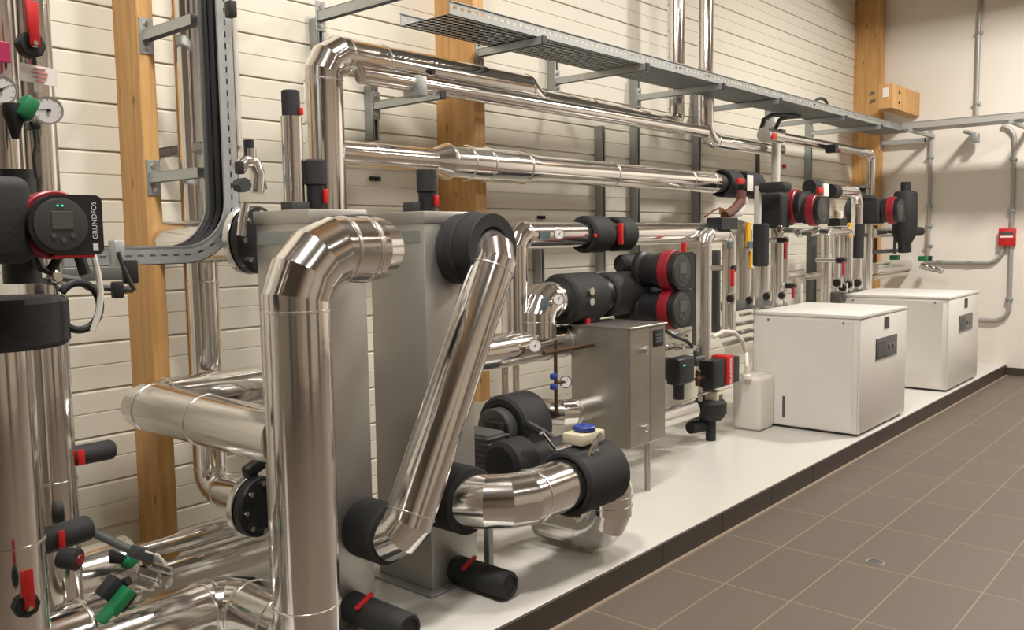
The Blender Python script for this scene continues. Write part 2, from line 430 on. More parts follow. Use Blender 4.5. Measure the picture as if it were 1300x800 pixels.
def arm(x, ywall, z, label, yfront, h=.041, cap=True):
    """a cantilever arm: back plate and a channel reaching out"""
    t = thing('cantilever_arm', label, 'bracket', (x, ywall, z-.06), 'galvanised cantilever arms')
    MB().box(x-.03, x+.03, ywall-.006, ywall, z-.075, z+.075, .002, 1).build('back_plate', 'galvd', t)
    mb = MB().box(x-.02, x+.02, yfront, ywall, z+h/2-.003, z+h/2).box(x-.02, x-.0175, yfront, ywall, z-h/2, z+h/2).box(x+.0175, x+.02, yfront, ywall, z-h/2, z+h/2)
    mb.build('channel', 'galv', t)
    if cap: MB().box(x-.021, x+.021, yfront-.008, yfront, z-h/2-.002, z+h/2+.002, .002, 1).build('end_cap', 'blk', t)
    for q in (-.05, .05): MB().cyl((x, ywall-.014, z+q), (x, ywall-.004, z+q), .011, n=6).build('bolt', 'chrome', t)
    return t
ZA = TZ-.021
arm(3.78, 3.50, ZA, 'tray arm bolted to the front of the middle timber column', TY0-.03)
for px, lab in ((704, 'tray arm on the short strut channel right of the middle column'), (808, 'tray arm on the tall strut channel over the end of the top silver pipe'),
                (886, 'tray arm on the strut channel behind the descending ceiling pipes'), (978, 'tray arm beside the hoop of cable'), (1028, 'tray arm on the farthest strut channel')):
    arm(S[px], YS-.02, ZA, lab, TY0-.03)
arm(10.69, 3.50, ZA-.02, 'tray arm in the far corner below the timber beam end', TY0-.03)
c = at(474, 135, Y=YS); arm(S[474], YS-.02, c.z-.0, 'arm with black end cap carrying the top silver pipe before the middle column', 3.22)
c = at(404, 22, Y=YS); arm(S[404], YS-.02, c.z, 'heavy arm above the elbow of the tall silver riser', 2.95, .05)
# two arms of the bent tray on the nearest column
for py, lab in ((46, 'upper grey arm on the nearest timber column holding the bent tray'), (226, 'lower grey arm on the nearest timber column holding the bent tray')):
    xq = 1.84; zq = Zat(py, xq, 3.6); arm(xq, 3.60, zq, lab, 3.205, cap=False)
zq = Zat(190, 1.98, 3.55)
mb = MB().box(1.95, 1.99, 3.22, W, zq-.018, zq-.016).box(1.95, 1.953, 3.22, W, zq-.02, zq+.02).box(1.95, 1.99, 3.22, W, zq+.016, zq+.018)
for i in range(9): mb.box(1.949, 1.9535, 3.27+i*.05, 3.29+i*.05, zq-.007, zq+.007)
solo(mb, 'perforated_strut', 'galvd', 'perforated grey strut behind the nearest column just above the lower arm', 'strut channel')

# ------------------------------------------------------------------ bent cable tray at the left
BY0, BY1 = 3.06, 3.20
xo = Xat(298, BY0, 2.2); zb_ = Zat(336, Xat(200, BY0, 1.5), BY0); xl = Xat(66, BY0, zb_)
R_ = .24
path2 = [(xl, zb_)]
path2 += [(xo-R_+R_*math.sin(a), zb_+R_-R_*math.cos(a)) for a in [PI/2*i/12 for i in range(13)]] + [(xo, 3.6)]
def offs(path, d):
    out = []
    for i, p in enumerate(path):
        a = path[max(i-1, 0)]; b = path[min(i+1, len(path)-1)]
        t = Vector((b[0]-a[0], b[1]-a[1])).normalized(); out.append((p[0]-t.y*d, p[1]+t.x*d))
    return out
def dense(path, step):
    out = []
    for a, b in zip(path, path[1:]):
        L = math.dist(a, b); n = max(1, int(L/step))
        out += [(a[0]+(b[0]-a[0])*k/n, a[1]+(b[1]-a[1])*k/n) for k in range(n)]
    return out+[path[-1]]
def ribbon(mb, path, d0, d1, y0, y1):
    a = offs(path, d0); b = offs(path, d1); last = None
    for p, q in zip(a, b):
        k = [mb.bm.verts.new(c) for c in ((p[0], y0, p[1]), (p[0], y1, p[1]), (q[0], y1, q[1]), (q[0], y0, q[1]))]
        if last: mb.skin(last, k)
        else: mb.bm.faces.new(k[::-1])
        last = k
    mb.bm.faces.new(last); return mb
bt = thing('cable_tray', 'grey cable tray with black cables bending from vertical to horizontal at the left', 'cable tray', (xo, BY0, zb_))
dp = dense(path2, .022)
for y in (BY0, BY1):
    mb = MB(); ribbon(mb, path2, 0, .030, y, y+.0022); ribbon(mb, path2, .037, .066, y, y+.0022); ribbon(mb, path2, .062, .066, y-.004, y+.006)
    for i in range(0, len(dp)-2, 2): ribbon(mb, dp[i:i+2], .029, .038, y, y+.002)
    mb.build('side_rail', 'galv', bt)
mb = MB(); ribbon(mb, path2, 0, .003, BY0, BY1); mb.build('tray_base', 'galv', bt)
for i, (d, y, r) in enumerate(((.03, .045, .013), (.03, .085, .015), (.05, .065, .012), (.055, .10, .012), (.028, .115, .011))):
    pp = offs(path2[:-1]+[(xo, 2.4), (xo, 3.0), (xo, 3.6)], d)
    solo(MB().tube([(p[0], BY0+y, p[1]) for p in pp], r, 8), 'cable', 'brown' if i == 4 else 'blk', '%s cable laid in the bent grey tray' % ('brown' if i == 4 else 'black'), 'cable', 'cables in the bent tray' if i != 4 else None)
# ------------------------------------------------------------------ plate heat exchangers
HY, HT = 2.563, 1.694
def exchanger(x0, x1, yb, label):
    t = thing('heat_exchanger', label, 'heat exchanger', (x0, HY, ZP), 'tall boxed heat exchangers')
    MB().box(x0, x1, HY, yb, ZP+.012, HT-.03, .006, 2).build('casing', 'steel', t)
    MB().box(x0-.006, x1+.006, HY-.006, yb+.006, HT-.05, HT, .004, 2).build('lid', 'steel', t)
    MB().box(x0-.045, x1+.045, HY-.04, yb+.03, ZP, ZP+.012, .002, 1).build('base_plate', 'galvd', t)
    MB().box(x0-.004, x0+.001, HY+.02, yb-.02, HT-.125, HT-.075, .001, 1).build('recessed_band', 'galvd', t)
    return t
B1, B2 = (1.874, 2.125), (2.428, 2.70)
hx1 = exchanger(*B1, 2.90, 'tall grey sheet-metal heat exchanger box standing behind the tall silver riser')
hx2 = exchanger(*B2, 2.90, 'tall grey sheet-metal heat exchanger box behind the diagonal silver pipe')

# D: the tall riser with elbow into the nearer exchanger
DY = 2.28
dx = at(380, 500, Y=DY).x; rD = size(86, V(dx, DY, 1.1))/2
zt = at(470, 316, Y=DY).z
px1 = Xat(521, DY, zt)-rD
pD = pipe('clad_pipe', 'tall fat silver clad riser in front with elbow at its top', [(dx, DY, .16), (dx, DY, zt), (px1, DY, zt), (px1, HY-.13, zt)], rD, [rD*1.75, rD*1.05], 4,
     bands=[((dx, DY, Zat(765, dx, DY)), (0,0,1)), ((px1-.20, DY, zt), (1,0,0)), ((px1-.10, DY, zt), (1,0,0))], auto=True, group='fat clad pipes at the heat exchangers')
sleeve(pD, (px1, HY-.16, zt), (px1, HY, zt), rD+.014, rD*.97)
# C: from D back to the wall and along it
cz = at(172, 515, Y=3.33).z
rC = .092
pC = pipe('clad_pipe', 'fat silver clad pipe running from the riser back in front of the nearest timber column', [(dx, DY+rD*.8, cz+.0), (dx, 3.33, cz), (2.45, 3.33, cz)], rC, rC*1.15, 2,
     bands=[((dx, Yat(262, dx, cz), cz), (0,1,0))], group='fat clad pipes at the heat exchangers')
# diagonal pipe between exchangers
r2 = .092
yd = 2.35
zu = at(612, 318, Y=yd).z; xu = 2.36; zl = Zat(672, 1.93, yd); xl2 = 1.91
pu, plw = V(at(632, 316, Y=yd).x, yd, at(632, 316, Y=yd).z), V(at(511, 684, Y=yd).x, yd, at(511, 684, Y=yd).z)
pE = pipe('clad_pipe', 'diagonal silver clad pipe between two black insulated exchanger ports', [(pu.x, HY-.14, pu.z), pu, plw, (plw.x, HY-.14, plw.z)], r2, r2*1.0, 3, group='fat clad pipes at the heat exchangers')
s_ = sleeve(pE, (pu.x, HY-.19, pu.z), (pu.x, HY, pu.z), .146, r2*.97)
MB().torus((pu.x, HY-.085, pu.z), (0,1,0), .144, .012).build('ridge', 'foam', s_)
sleeve(pE, (plw.x, HY-.15, plw.z), (plw.x, HY, plw.z), .112, r2*.97)
# lower port of the second exchanger: curve, insulated balancing valve, down and back
r3 = .110
yv = 2.245
a0 = at(590, 638, Y=2.40); zv = at(680, 628, Y=yv).z; xs = a0.x+.03
xr = Xat(772, yv, zv-.08)
zq = .235
pG = pipe('clad_pipe', 'short silver clad pipe curving past the black insulated balancing valve near the platform edge',
     [(xs, HY-.12, zv), (xs, yv, zv), (xr, yv, zv), (xr, yv, zq), (xr, 2.62, zq)], r3, [r3*1.9, r3*1.12, r3*1.12], 4, group='fat clad pipes at the heat exchangers')
sleeve(pG, (xs, HY-.17, zv), (xs, HY, zv), .138, r3*.97)
xv0, xv1 = Xat(716, yv, zv), Xat(768, yv, zv)
bv = thing('balancing_valve', 'black insulated valve with cream head and blue handwheel near the platform edge', 'valve', (xv0, yv, zv))
MB().hollow((xv0, yv, zv), (xv1, yv, zv), .145, r3+.002, 40, .012).build('insulation_shell', 'foam', bv)
cc = V((xv0+xv1)/2, yv, zv+.12)
MB().lathe(cc-V(0,0,.02), (0,0,1), [(0, .085), (.02, .08), (.035, .06), (.05, .055)], 28).build('collar', 'blk', bv)
MB().box(cc.x-.085, cc.x+.085, yv-.05, yv+.06, cc.z+.035, cc.z+.085, .008).build('head', 'cream', bv)
w = MB().lathe((cc.x, yv+.0, cc.z+.085), (0,0,1), [(0, .012), (.006, .048), (.02, .05), (.026, .044), (.026, .015), (.032, .012)], 28); w.build('handwheel', 'blue', bv)
for dx_, dz_ in ((-.09, .06), (-.05, .075)):
    MB().cyl((cc.x+dx_, yv-.07, cc.z-.02), (cc.x+dx_+.04, yv-.09, cc.z+dz_), .007, n=10).cyl((cc.x+dx_+.03, yv-.086, cc.z+dz_-.012), (cc.x+dx_+.045, yv-.092, cc.z+dz_+.012), .011, n=10).build('test_point', 'chrome', bv)
# drain stubs low on the exchangers
def stub(p, L, r, label, axis=(0,-1,0), red=True, group='black drain stubs with red levers', lever_dir=(1,0,0), capped=True):
    p = Vector(p); ax = Vector(axis).normalized(); t = thing('drain_valve', label, 'valve', p, group)
    MB().lathe(p, ax, [(0, r), (L-.01, r), (L, r-.006), (L, r*.72), (L-.008, r*.70)], 28).build('insulation', 'foam', t)
    if red:
        ld = Vector(lever_dir).normalized(); up = ax.cross(ld)
        if up.z < 0 or (abs(up.z) < .3 and up.y > 0): up = -up
        if abs(ld.x) > .9: ld, up = (ld*.92+up*.39).normalized(), (up*.92-ld*.39).normalized()
        c = p+ax*(L*.32)+up*(r+.002); Rm = Matrix((ld, ax, up)).transposed()
        MB().obox(c, r*1.5, .02, .010, Rm, .003, 2).build('lever', 'red', t)
    return t
c2 = at(580, 722, Y=HY); stub((c2.x, HY, c2.z), .30, .058, 'black drain stub with red lever at the foot of the farther exchanger')
c1 = at(447, 770, Y=HY); stub((c1.x, HY, c1.z), .32, .058, 'black drain stub with red lever at the foot of the nearer exchanger')
sp = at(617, 690, Y=2.5); solo(MB().box(sp.x-.015, sp.x+.015, 2.47, 2.5, ZP, zv-.10, .002, 1), 'pipe_support', 'galv', 'small grey strut post supporting the short pipe at the farther exchanger', 'pipe support')

# big insulated inline pump behind the valve
hz = at(660, 538, Y=2.95); xq0, xq1 = Xat(636, 2.95, hz.z), Xat(672, 2.95, hz.z)
ip = thing('inline_pump', 'black insulated pump with grey finned motor behind the diagonal silver pipe', 'pump', (xq0, 2.95, ZP))
MB().hollow((xq0, 2.95, hz.z), (xq1, 2.95, hz.z), .168, .11, 44, .015).build('insulated_volute', 'foam', ip)
MB().cyl((xq0-.06, 2.95, hz.z), (xq1-.01, 2.95, hz.z), .112, n=36, ch=.006).build('pump_cover', 'mgrey', ip)
MB().box(xq0-.12, xq0-.05, 2.86, 2.97, hz.z-.07, hz.z+.06, .008).build('terminal_box', 'blk', ip)
q = at(620, 572, Y=2.80)
mb = MB().box(q.x-.075, q.x+.06, 2.74, 2.95, q.z-.10, q.z+.095, .012)
for i in range(7): mb.box(q.x-.085, q.x+.07, 2.725, 2.95, q.z-.085+.026*i, q.z-.077+.026*i, .002, 1)
mb.build('finned_motor', 'mgrey', ip)
hb = at(645, 588, Y=2.62)
MB().cyl((hb.x-.06, 2.62, hb.z), (hb.x+.12, 2.62, hb.z), .108, n=36, ch=.02).build('insulated_flange', 'foam', ip)
MB().cyl((hb.x+.10, 2.62, hb.z), (hb.x+.50, 2.62, hb.z), .055, n=28).build('insulated_neck', 'foam', ip)
solo(MB().tube([(hb.x+.1, 2.50, hb.z+.14), (hb.x+.18, 2.49, hb.z+.05), (hb.x+.19, 2.49, hb.z-.1)], .012, 8).tube([(hb.x+.18, 2.49, hb.z+.05), (hb.x+.45, 2.45, hb.z+.05)], .012, 8), 'sensor_rod', 'chrome', 'thin shiny sensor tube between the black insulated pump and the balancing valve', 'sensor tube')
solo(MB().tube([at(668, 538, Y=2.8), at(690, 550, Y=2.72), at(705, 560, Y=2.66)], .022, 8), 'hose', 'blk', 'short black hose hanging between the black pump and the balancing valve', 'hose')

# capped valves standing behind the exchangers
def capvalve(px, py0, py1, py2, wpx, Y, label):
    c = at(px, py1, Y=Y); r = size(wpx, c)/2; z0, z2 = at(px, py0, Y=Y).z, at(px, py2, Y=Y).z
    t = thing('air_vent_valve', label, 'valve', (c.x, Y, z2), 'black capped vent valves')
    MB().cyl((c.x, Y, c.z), (c.x, Y, z0), r, n=28, ch=.006).build('cap', 'foam', t)
    MB().cyl((c.x, Y, z2), (c.x, Y, c.z), r*.84, n=28).build('body', 'blk', t)
    h = (c.z-z2); MB().obox((c.x+r*.35, Y-r*.9, z2+h*.55), r*.45, .02, h*.6, None, .004).build('lever', 'red', t)
    MB().cyl((c.x, Y, ZP), (c.x, Y, z2), r*.6, n=20).build('stem', 'chrome', t)
    return t
for q, lab in (((476, 227), 'small black clip on the siding under the left end of the second wall pipe'), ((687, 276), 'small black clip on the siding above the gauge of the mid-height pipe'), ((768, 137), 'small black clip on the siding just above the top silver pipe')):
    c = at(*q, Y=W-.006); solo(MB().box(c.x-.035, c.x+.035, W-.02, W+.002, c.z-.012, c.z+.012, .004).cyl(c-V(0,.03,0), c, .008, n=10), 'wall_clip', 'blk', lab, 'clip')
capvalve(401, 203, 236, 266, 28, 3.02, 'black capped valve with red lever behind the nearer exchanger')
capvalve(542, 215, 245, 268, 26, 3.0, 'black capped valve with red lever behind the farther exchanger')
c = at(369, 130, Y=3.05); r = size(25, c)/2
rz = thing('capped_riser', 'slim silver riser with black square cap beside the tall elbow', 'pipe', (c.x, 3.05, 1.6))
MB().cyl((c.x, 3.05, ZP), (c.x, 3.05, at(369, 148, Y=3.05).z), size(27, c)/2, n=28).build('riser', 'clad', rz)
MB().cyl((c.x, 3.05, at(369, 148, Y=3.05).z), (c.x, 3.05, at(369, 115, Y=3.05).z), size(23, c)/2, n=28, ch=.005).build('cap', 'foam', rz)
MB().obox((c.x+.02, 3.05-.04, at(369, 142, Y=3.05).z), .018, .012, .03, None, .003).build('lever', 'red', rz)
for px, w, lab in ((532, 22, 'low black valve block behind the lid of the farther exchanger'), (380, 26, 'low black valve block behind the lid of the nearer exchanger')):
    c = at(px, 262, Y=3.02); solo(MB().box(c.x-.05, c.x+.04, 3.0, 3.08, c.z-.05, c.z+.02, .006), 'valve_block', 'dgrey', lab, 'valve')

# ------------------------------------------------------------------ upper pipes
YU = 3.40
c = at(412, 150, Y=YU); rU = size(49, c)/2; zU = at(500, 84, Y=YU).z; xU = c.x
xe = Xat(668, YU, zU); xend = Xat(858, 3.56, 3.0); zr2 = at(861, 160, Y=3.56).z; r4 = size(25, at(770, 142, Y=YU))/2
pU = pipe('clad_pipe', 'silver clad pipe rising behind the exchangers then turning along the wall at the top', [(xU, YU, ZP), (xU, YU, zU), (xe, YU, zU)], rU, rU*1.4, 3,
     bands=[((Xat(484, YU, zU), YU, zU), (1,0,0)), ((xe-.02, YU, zU), (1,0,0))], group='long upper clad pipes')
zr = at(770, 142, Y=YU).z
mb = MB(); ey, ez = V(0,1,0), V(0,0,1)
mb.skin(mb.ring(V(xe, YU, zU), ey, ez, rU, 40), mb.ring(V(xe+.11, YU, zr), ey, ez, r4, 40)); mb.build('reducer', 'clad', pU)
pU2 = pipe('clad_pipe', 'narrower silver clad pipe continuing the top pipe and turning up to the ceiling', [(xe+.10, YU, zr), (xend, 3.56, zr2), (xend, 3.56, ZC-.02)], r4, r4*1.5, 3,
     bands=[((Xat(749, YU, zr), YU, zr), (1,0,0))], group='long upper clad pipes')
yb2 = 3.25; cb = at(500, 102, Y=yb2)
pipe('clad_pipe', 'slim silver clad pipe half hidden behind the top pipe', [(xU+.1, yb2, cb.z), (xend-.1, yb2, cb.z)], .042, group='long upper clad pipes', bands=[((Xat(530, yb2, cb.z), yb2, cb.z), (1,0,0))])
c = at(527, 108, Y=3.25); solo(MB().box(c.x-.03, c.x+.03, 3.19, 3.31, c.z-.06, c.z+.04, .01), 'pipe_clamp', 'galvd', 'grey clamp block on the slim pipe under the top pipe', 'pipe clamp')
c = at(547, 91, Y=YU-rU); solo(MB().cyl(c+V(0,.01,0), c-V(0,.02,0), .015, n=14), 'probe_cap', 'blk', 'small black sensor plug in the side of the top silver pipe', 'sensor')
# second upper pipe with thick middle section and valve
YM = 3.40
c = at(500, 200, Y=YM); z2 = c.z; rM = size(32, c)/2; rMb = size(43, at(610, 210, Y=YM))/2; rMn = size(30, at(800, 225, Y=YM))/2
xs_ = [Xat(p, YM, z2) for p in (440, 548, 564, 664, 676, 905)]
pM = pipe('clad_pipe', 'second silver clad pipe along the wall with a thicker middle section and red-levered valve', [(xU, YM, z2), (xs_[1], YM, z2)], rM, group='long upper clad pipes', bands=[((Xat(472, YM, z2), YM, z2), (1,0,0))])
L = xs_[5]-xs_[1]
MB().lathe((xs_[1], YM, z2), (1,0,0), [(0, rM), (xs_[2]-xs_[1], rMb), (xs_[3]-xs_[1], rMb), (xs_[4]-xs_[1], rMn), (L, rMn)], 40).build('thick_section', 'clad', pM, ang=10)
for p, rr in ((566, rMb), (590, rMb), (615, rMb), (662, rMb), (775, rMn), (872, rMn), (900, rMn)):
    x = Xat(p, YM, z2); MB().lathe((x, YM, z2), (1,0,0), [(0, rr), (.002, rr+.004), (.010, rr+.004), (.012, rr)], 40, False, False).build('seam_band', 'seam', pM)
va = thing('shutoff_valve', 'black insulated valve with red lever ending the second wall pipe', 'valve', (xs_[5], YM, z2))
x6, x7, x8 = Xat(918, YM, z2), Xat(934, YM, z2), Xat(960, YM, z2)
MB().hollow((x6-.04, YM, z2), (x7-.04, YM, z2), rMn*1.35, rMn, 32).build('insulation_half', 'foam', va)
MB().hollow((x7+.07, YM, z2), (x8-.05, YM, z2), rMn*1.38, rMn, 32).build('insulation_half', 'foam', va)
MB().cyl((xs_[5]-.03, YM, z2), (x8, YM, z2), rMn*.9, n=24).build('valve_body', 'dgrey', va)
MB().obox((Xat(939, YM-.15, z2), YM-.16, z2+.01), .11, .02, .05, None, .006).build('lever', 'red', va)
MB().obox((Xat(950, YM-.15, z2), YM-.165, z2), .10, .01, .13, None, .003).build('tag', 'paper', va)
# ------------------------------------------------------------------ middle pipes M1, M2, L1
Y1 = 3.10
c = at(700, 298, Y=Y1); z1_ = c.z; r1_ = size(33, c)/2
xm0, xm1, xm2, xm3 = [Xat(p, Y1, z1_) for p in (652, 742, 792, 884)]
p1 = pipe('clad_pipe', 'silver clad pipe at mid height with a black insulated valve, left end turned down', [(xm0, Y1, at(650, 415, Y=Y1).z-.2), (xm0, Y1, z1_), (xm3+.1, Y1, z1_)], r1_, r1_*1.15, 3, group='mid-height clad pipes')
def gauge(c, d, r, label, group='pressure gauges', body='chrome', ang=.6):
    c = Vector(c); d = Vector(d).normalized(); x, y, _ = basis(d)
    t = thing('pressure_gauge', label, 'gauge', c, group)
    MB().lathe(c-d*r*.55, d, [(0, r*.8), (r*.1, r*.95), (r*.5, r), (r*.62, r), (r*.62, r*.9), (r*.54, r*.88)], 36).build('case', body, t)
    MB().lathe(c, d, [(0, r*.86), (.001, r*.86)], 36).build('dial', 'dial', t)
    mk = MB()
    for k in range(9):
        a = -2.2+k*.55; e = x*math.sin(a)+y*math.cos(a); q = x*math.cos(a)-y*math.sin(a)
        o = c+d*.0016; mk.quad(o+e*r*.68-q*r*.02, o+e*r*.68+q*r*.02, o+e*r*.8+q*r*.02, o+e*r*.8-q*r*.02)
    mk.build('scale', 'dgrey', t)
    e = x*math.sin(ang)+y*math.cos(ang); q = x*math.cos(ang)-y*math.sin(ang); o = c+d*.002
    MB().quad(o-q*r*.05-e*r*.2, o+q*r*.05-e*r*.2, o+q*r*.015+e*r*.7, o-q*r*.015+e*r*.7).cyl(c, c+d*.004, r*.1, n=14).build('needle', 'blk', t)
    MB().cyl(c-d*r*.5, c-d*r*1.6, r*.2, n=12).build('stem', 'brass', t)
    return t
def label_plate(c, w, h, m, label, nm='pipe_label', d=(0,-1,0)):
    return solo(MB().obox(c, w, .004, h, None, .0015, 1), nm, m, label, 'label')
c = at(692, 299, Y=Y1-r1_-.004); label_plate(c, size(15, c)*1.4, size(9, c), 'bluegrey', 'blue-grey sticker on the mid-height silver pipe left of its black valve')
g1 = at(710, 297, Y=Y1-r1_-.05); gauge(g1, (-.55,-.83,.1), size(9, g1)*.8, 'small white gauge on the mid-height silver pipe left of its black valve')
v1 = thing('shutoff_valve', 'black insulated valve with red dot in the middle of the mid-height silver pipe', 'valve', (xm1, Y1, z1_))
rb = size(46, at(765, 298, Y=Y1))/2; xmid = Xat(770, Y1, z1_)
MB().hollow((xm1-.02, Y1, z1_), (xmid-.05, Y1, z1_), rb, r1_, 36, .01).build('insulation_half', 'foam', v1)
MB().hollow((xmid+.05, Y1, z1_), (xm2+.02, Y1, z1_), rb*.97, r1_, 36, .01).build('insulation_half', 'foam', v1)
MB().cyl((xmid-.05, Y1, z1_), (xmid+.12, Y1, z1_), rb*.72, n=28).build('valve_body', 'blk', v1)
MB().obox((xmid+.03, Y1-rb*.75, z1_), .03, .03, .13, None, .005).build('lever', 'red', v1)
c = at(757, 299, Y=Y1-rb-.001); MB().cyl(c+V(0,.01,0), c, .012, n=14).build('red_button', 'red', v1)
# M2: elbow, big black valve, then the twin pump
Y2 = 3.02
c = at(690, 378, Y=Y2); r2_ = size(44, c)/2; zz = at(740, 377, Y=Y2).z
xb0, xb1, xb2, xb3, xb4 = [Xat(p, Y2, zz) for p in (683, 722, 752, 776, 800)]
p2 = pipe('clad_pipe', 'short silver clad elbow rising from below into the big black insulated valve', [(xb0, Y2, at(676, 425, Y=Y2).z-.02), (xb0, Y2, zz), (xb1, Y2, zz)], size(46, c)/2, size(46, c)/2*1.1, 3, group='mid-height clad pipes')
v2 = thing('butterfly_valve', 'big round black insulated valve left of the twin pump', 'valve', (xb1, Y2, zz))
rb2 = size(62, at(750, 378, Y=Y2))/2
MB().hollow((xb1-.10, Y2, zz), (xb2, Y2, zz), rb2, r2_*.8, 40, .014).build('insulation_half', 'foam', v2)
MB().cyl((xb2-.02, Y2, zz), (xb3, Y2, zz), rb2*.78, n=32).build('valve_body', 'blk', v2)
MB().hollow((xb2+.09, Y2, zz), (xb4-.03, Y2, zz), rb2*.93, r2_*.8, 40, .014).build('insulation_half', 'foam', v2)
for q in (370, 383):
    c = at(750, q, Y=Y2-rb2*.99); MB().cyl(c+V(0,.02,0), c-V(0,.012,0), size(5, c), n=14).build('bolt', 'chrome', v2)
c = at(745, 408, Y=Y2-.05); MB().obox(c, .16, .09, .07, None, .015).build('neck', 'blk', v2)
c = at(746, 410, Y=Y2-.10); MB().obox(c, .03, .02, .05, None, .004).build('lever', 'red', v2)
c = at(691, 384, Y=Y2-r2_-.006); label_plate(c, size(12, c)*1.4, size(11, c), 'bluegrey', 'blue-grey sticker on the silver elbow left of the big black valve')
g1 = at(709, 380, Y=Y2-r2_-.04); gauge(g1, (-.55,-.83,.1), size(9, g1)*.85, 'small white gauge on the silver elbow left of the big black valve')
# L1
Y3 = 3.05
c = at(670, 440, Y=Y3); r3_ = size(42, c)/2
xr_ = Xat(724, Y3, c.z)
pL = pipe('clad_pipe', 'fat silver clad pipe running along the wall towards the grey cabinet', [(2.72, Y3, c.z), (4.3, Y3, c.z)], r3_, group='mid-height clad pipes', bands=[((Xat(690, Y3, c.z), Y3, c.z), (1,0,0)), ((Xat(712, Y3, c.z), Y3, c.z), (1,0,0))])
g1 = at(679, 439, Y=Y3-r3_-.05); gauge(g1, (-.6,-.78,.1), size(8.5, g1), 'white gauge on the fat silver pipe left of the grey cabinet')
# thin copper line with two blue taps and gauge
ct = at(705, 432, Y=2.85); xc_ = ct.x
cpl = thing('copper_line', 'thin vertical copper line with two blue taps left of the grey cabinet', 'pipe', (xc_, 2.85, .4))
MB().tube([(xc_, 2.85, at(705, 525, Y=2.85).z), (xc_, 2.85, ct.z)], .010, 10).tube([(xc_-.1, 2.85, at(705, 446, Y=2.85).z), (xc_+.35, 2.85, at(705, 446, Y=2.85).z)], .012, 10).build('copper_tube', 'copper', cpl)
for q in (478, 491):
    c = at(703, q, Y=2.83); MB().obox(c, .04, .03, .03, None, .008).build('tap', 'blue', cpl)
g1 = at(718, 485, Y=2.82); gauge(g1, (-.7,-.7,.1), size(8, g1), 'small gauge beside the blue taps on the copper line', body='dgrey')
MB().cyl((xc_, 2.85, g1.z), (g1.x, 2.83, g1.z), .010, n=10).build('branch', 'copper', cpl)
c = at(690, 520, Y=2.95)
pipe('clad_pipe', 'low silver pipe bend behind the black pump left of the grey cabinet', [(c.x-.25, 3.2, c.z-.02), (c.x+.05, 3.2, c.z-.02), (c.x+.05, 2.85, c.z-.02), (4.4, 2.85, c.z-.02)], .075, .08, 3, group='mid-height clad pipes')
for px in (641, 655):
    c = at(px, 480, Y=3.5); solo(MB().cyl((c.x, 3.5, ZP), (c.x, 3.5, at(px, 462, Y=3.5).z), size(9, c)/2, n=20), 'slim_pipe', 'clad', 'slim vertical silver pipe below the fat pipe, %s of two' % ('nearer the timber column' if px == 641 else 'farther from the timber column'), 'pipe', 'slim vertical pipes under the fat pipe')

# ------------------------------------------------------------------ grey sheet-metal cabinet on a leg
CY = 2.60
cx0 = at(800, 490, Y=CY).x; cx1 = at(845, 480, Y=CY).x; cz0 = Zat(572, cx0, CY); cz1 = Zat(417, cx0, CY); cyb = Yat(725, cx0, .78)
cb = thing('control_cabinet', 'grey sheet-metal cabinet on a single leg in the middle of the platform', 'cabinet', (cx0, CY, cz0))
MB().box(cx0, cx1, CY+.012, cyb, cz0, cz1-.006, .004, 1).build('body', 'cabsteel', cb)
MB().box(cx0-.008, cx1+.008, CY-.01, cyb+.01, cz1-.008, cz1+.004, .003, 1).build('lid', 'cabsteel', cb)
xm_ = cx0+(cx1-cx0)*.55
dl = MB().box(cx0+.004, xm_-.002, CY, CY+.012, cz0+.01, cz1-.012, .002, 1).build('door', 'cabsteel', cb)
dr = MB().box(xm_+.002, cx1-.004, CY, CY+.012, cz0+.01, cz1-.012, .002, 1).build('door', 'cabsteel', cb)
for q in (444, 543):
    c = at(818, q, Y=CY-.004); MB().lathe(c+V(0,.006,0), (0,-1,0), [(0, .012), (.012, .012), (.016, .022), (.026, .022), (.030, .016)], 18).build('knob', 'chrome', dl)
c = at(836, 429, Y=CY-.003); MB().obox(c, .10, .008, .095, None, .003).build('label_holder', 'blk', cb)
mb = MB()
for k in range(3): mb.obox(c+V(0,-.005,.018-.018*k), .065, .002, .010)
mb.build('printed_lines', 'bluegrey', cb)
MB().cyl((at(822, 590, Y=CY+.06).x, CY+.06, ZP), (at(822, 590, Y=CY+.06).x, CY+.06, cz0), .017, n=20).lathe((at(822, 590, Y=CY+.06).x, CY+.06, cz0-.012), (0,0,1), [(0, .03), (.012, .04)], 20).build('leg', 'cabsteel', cb)
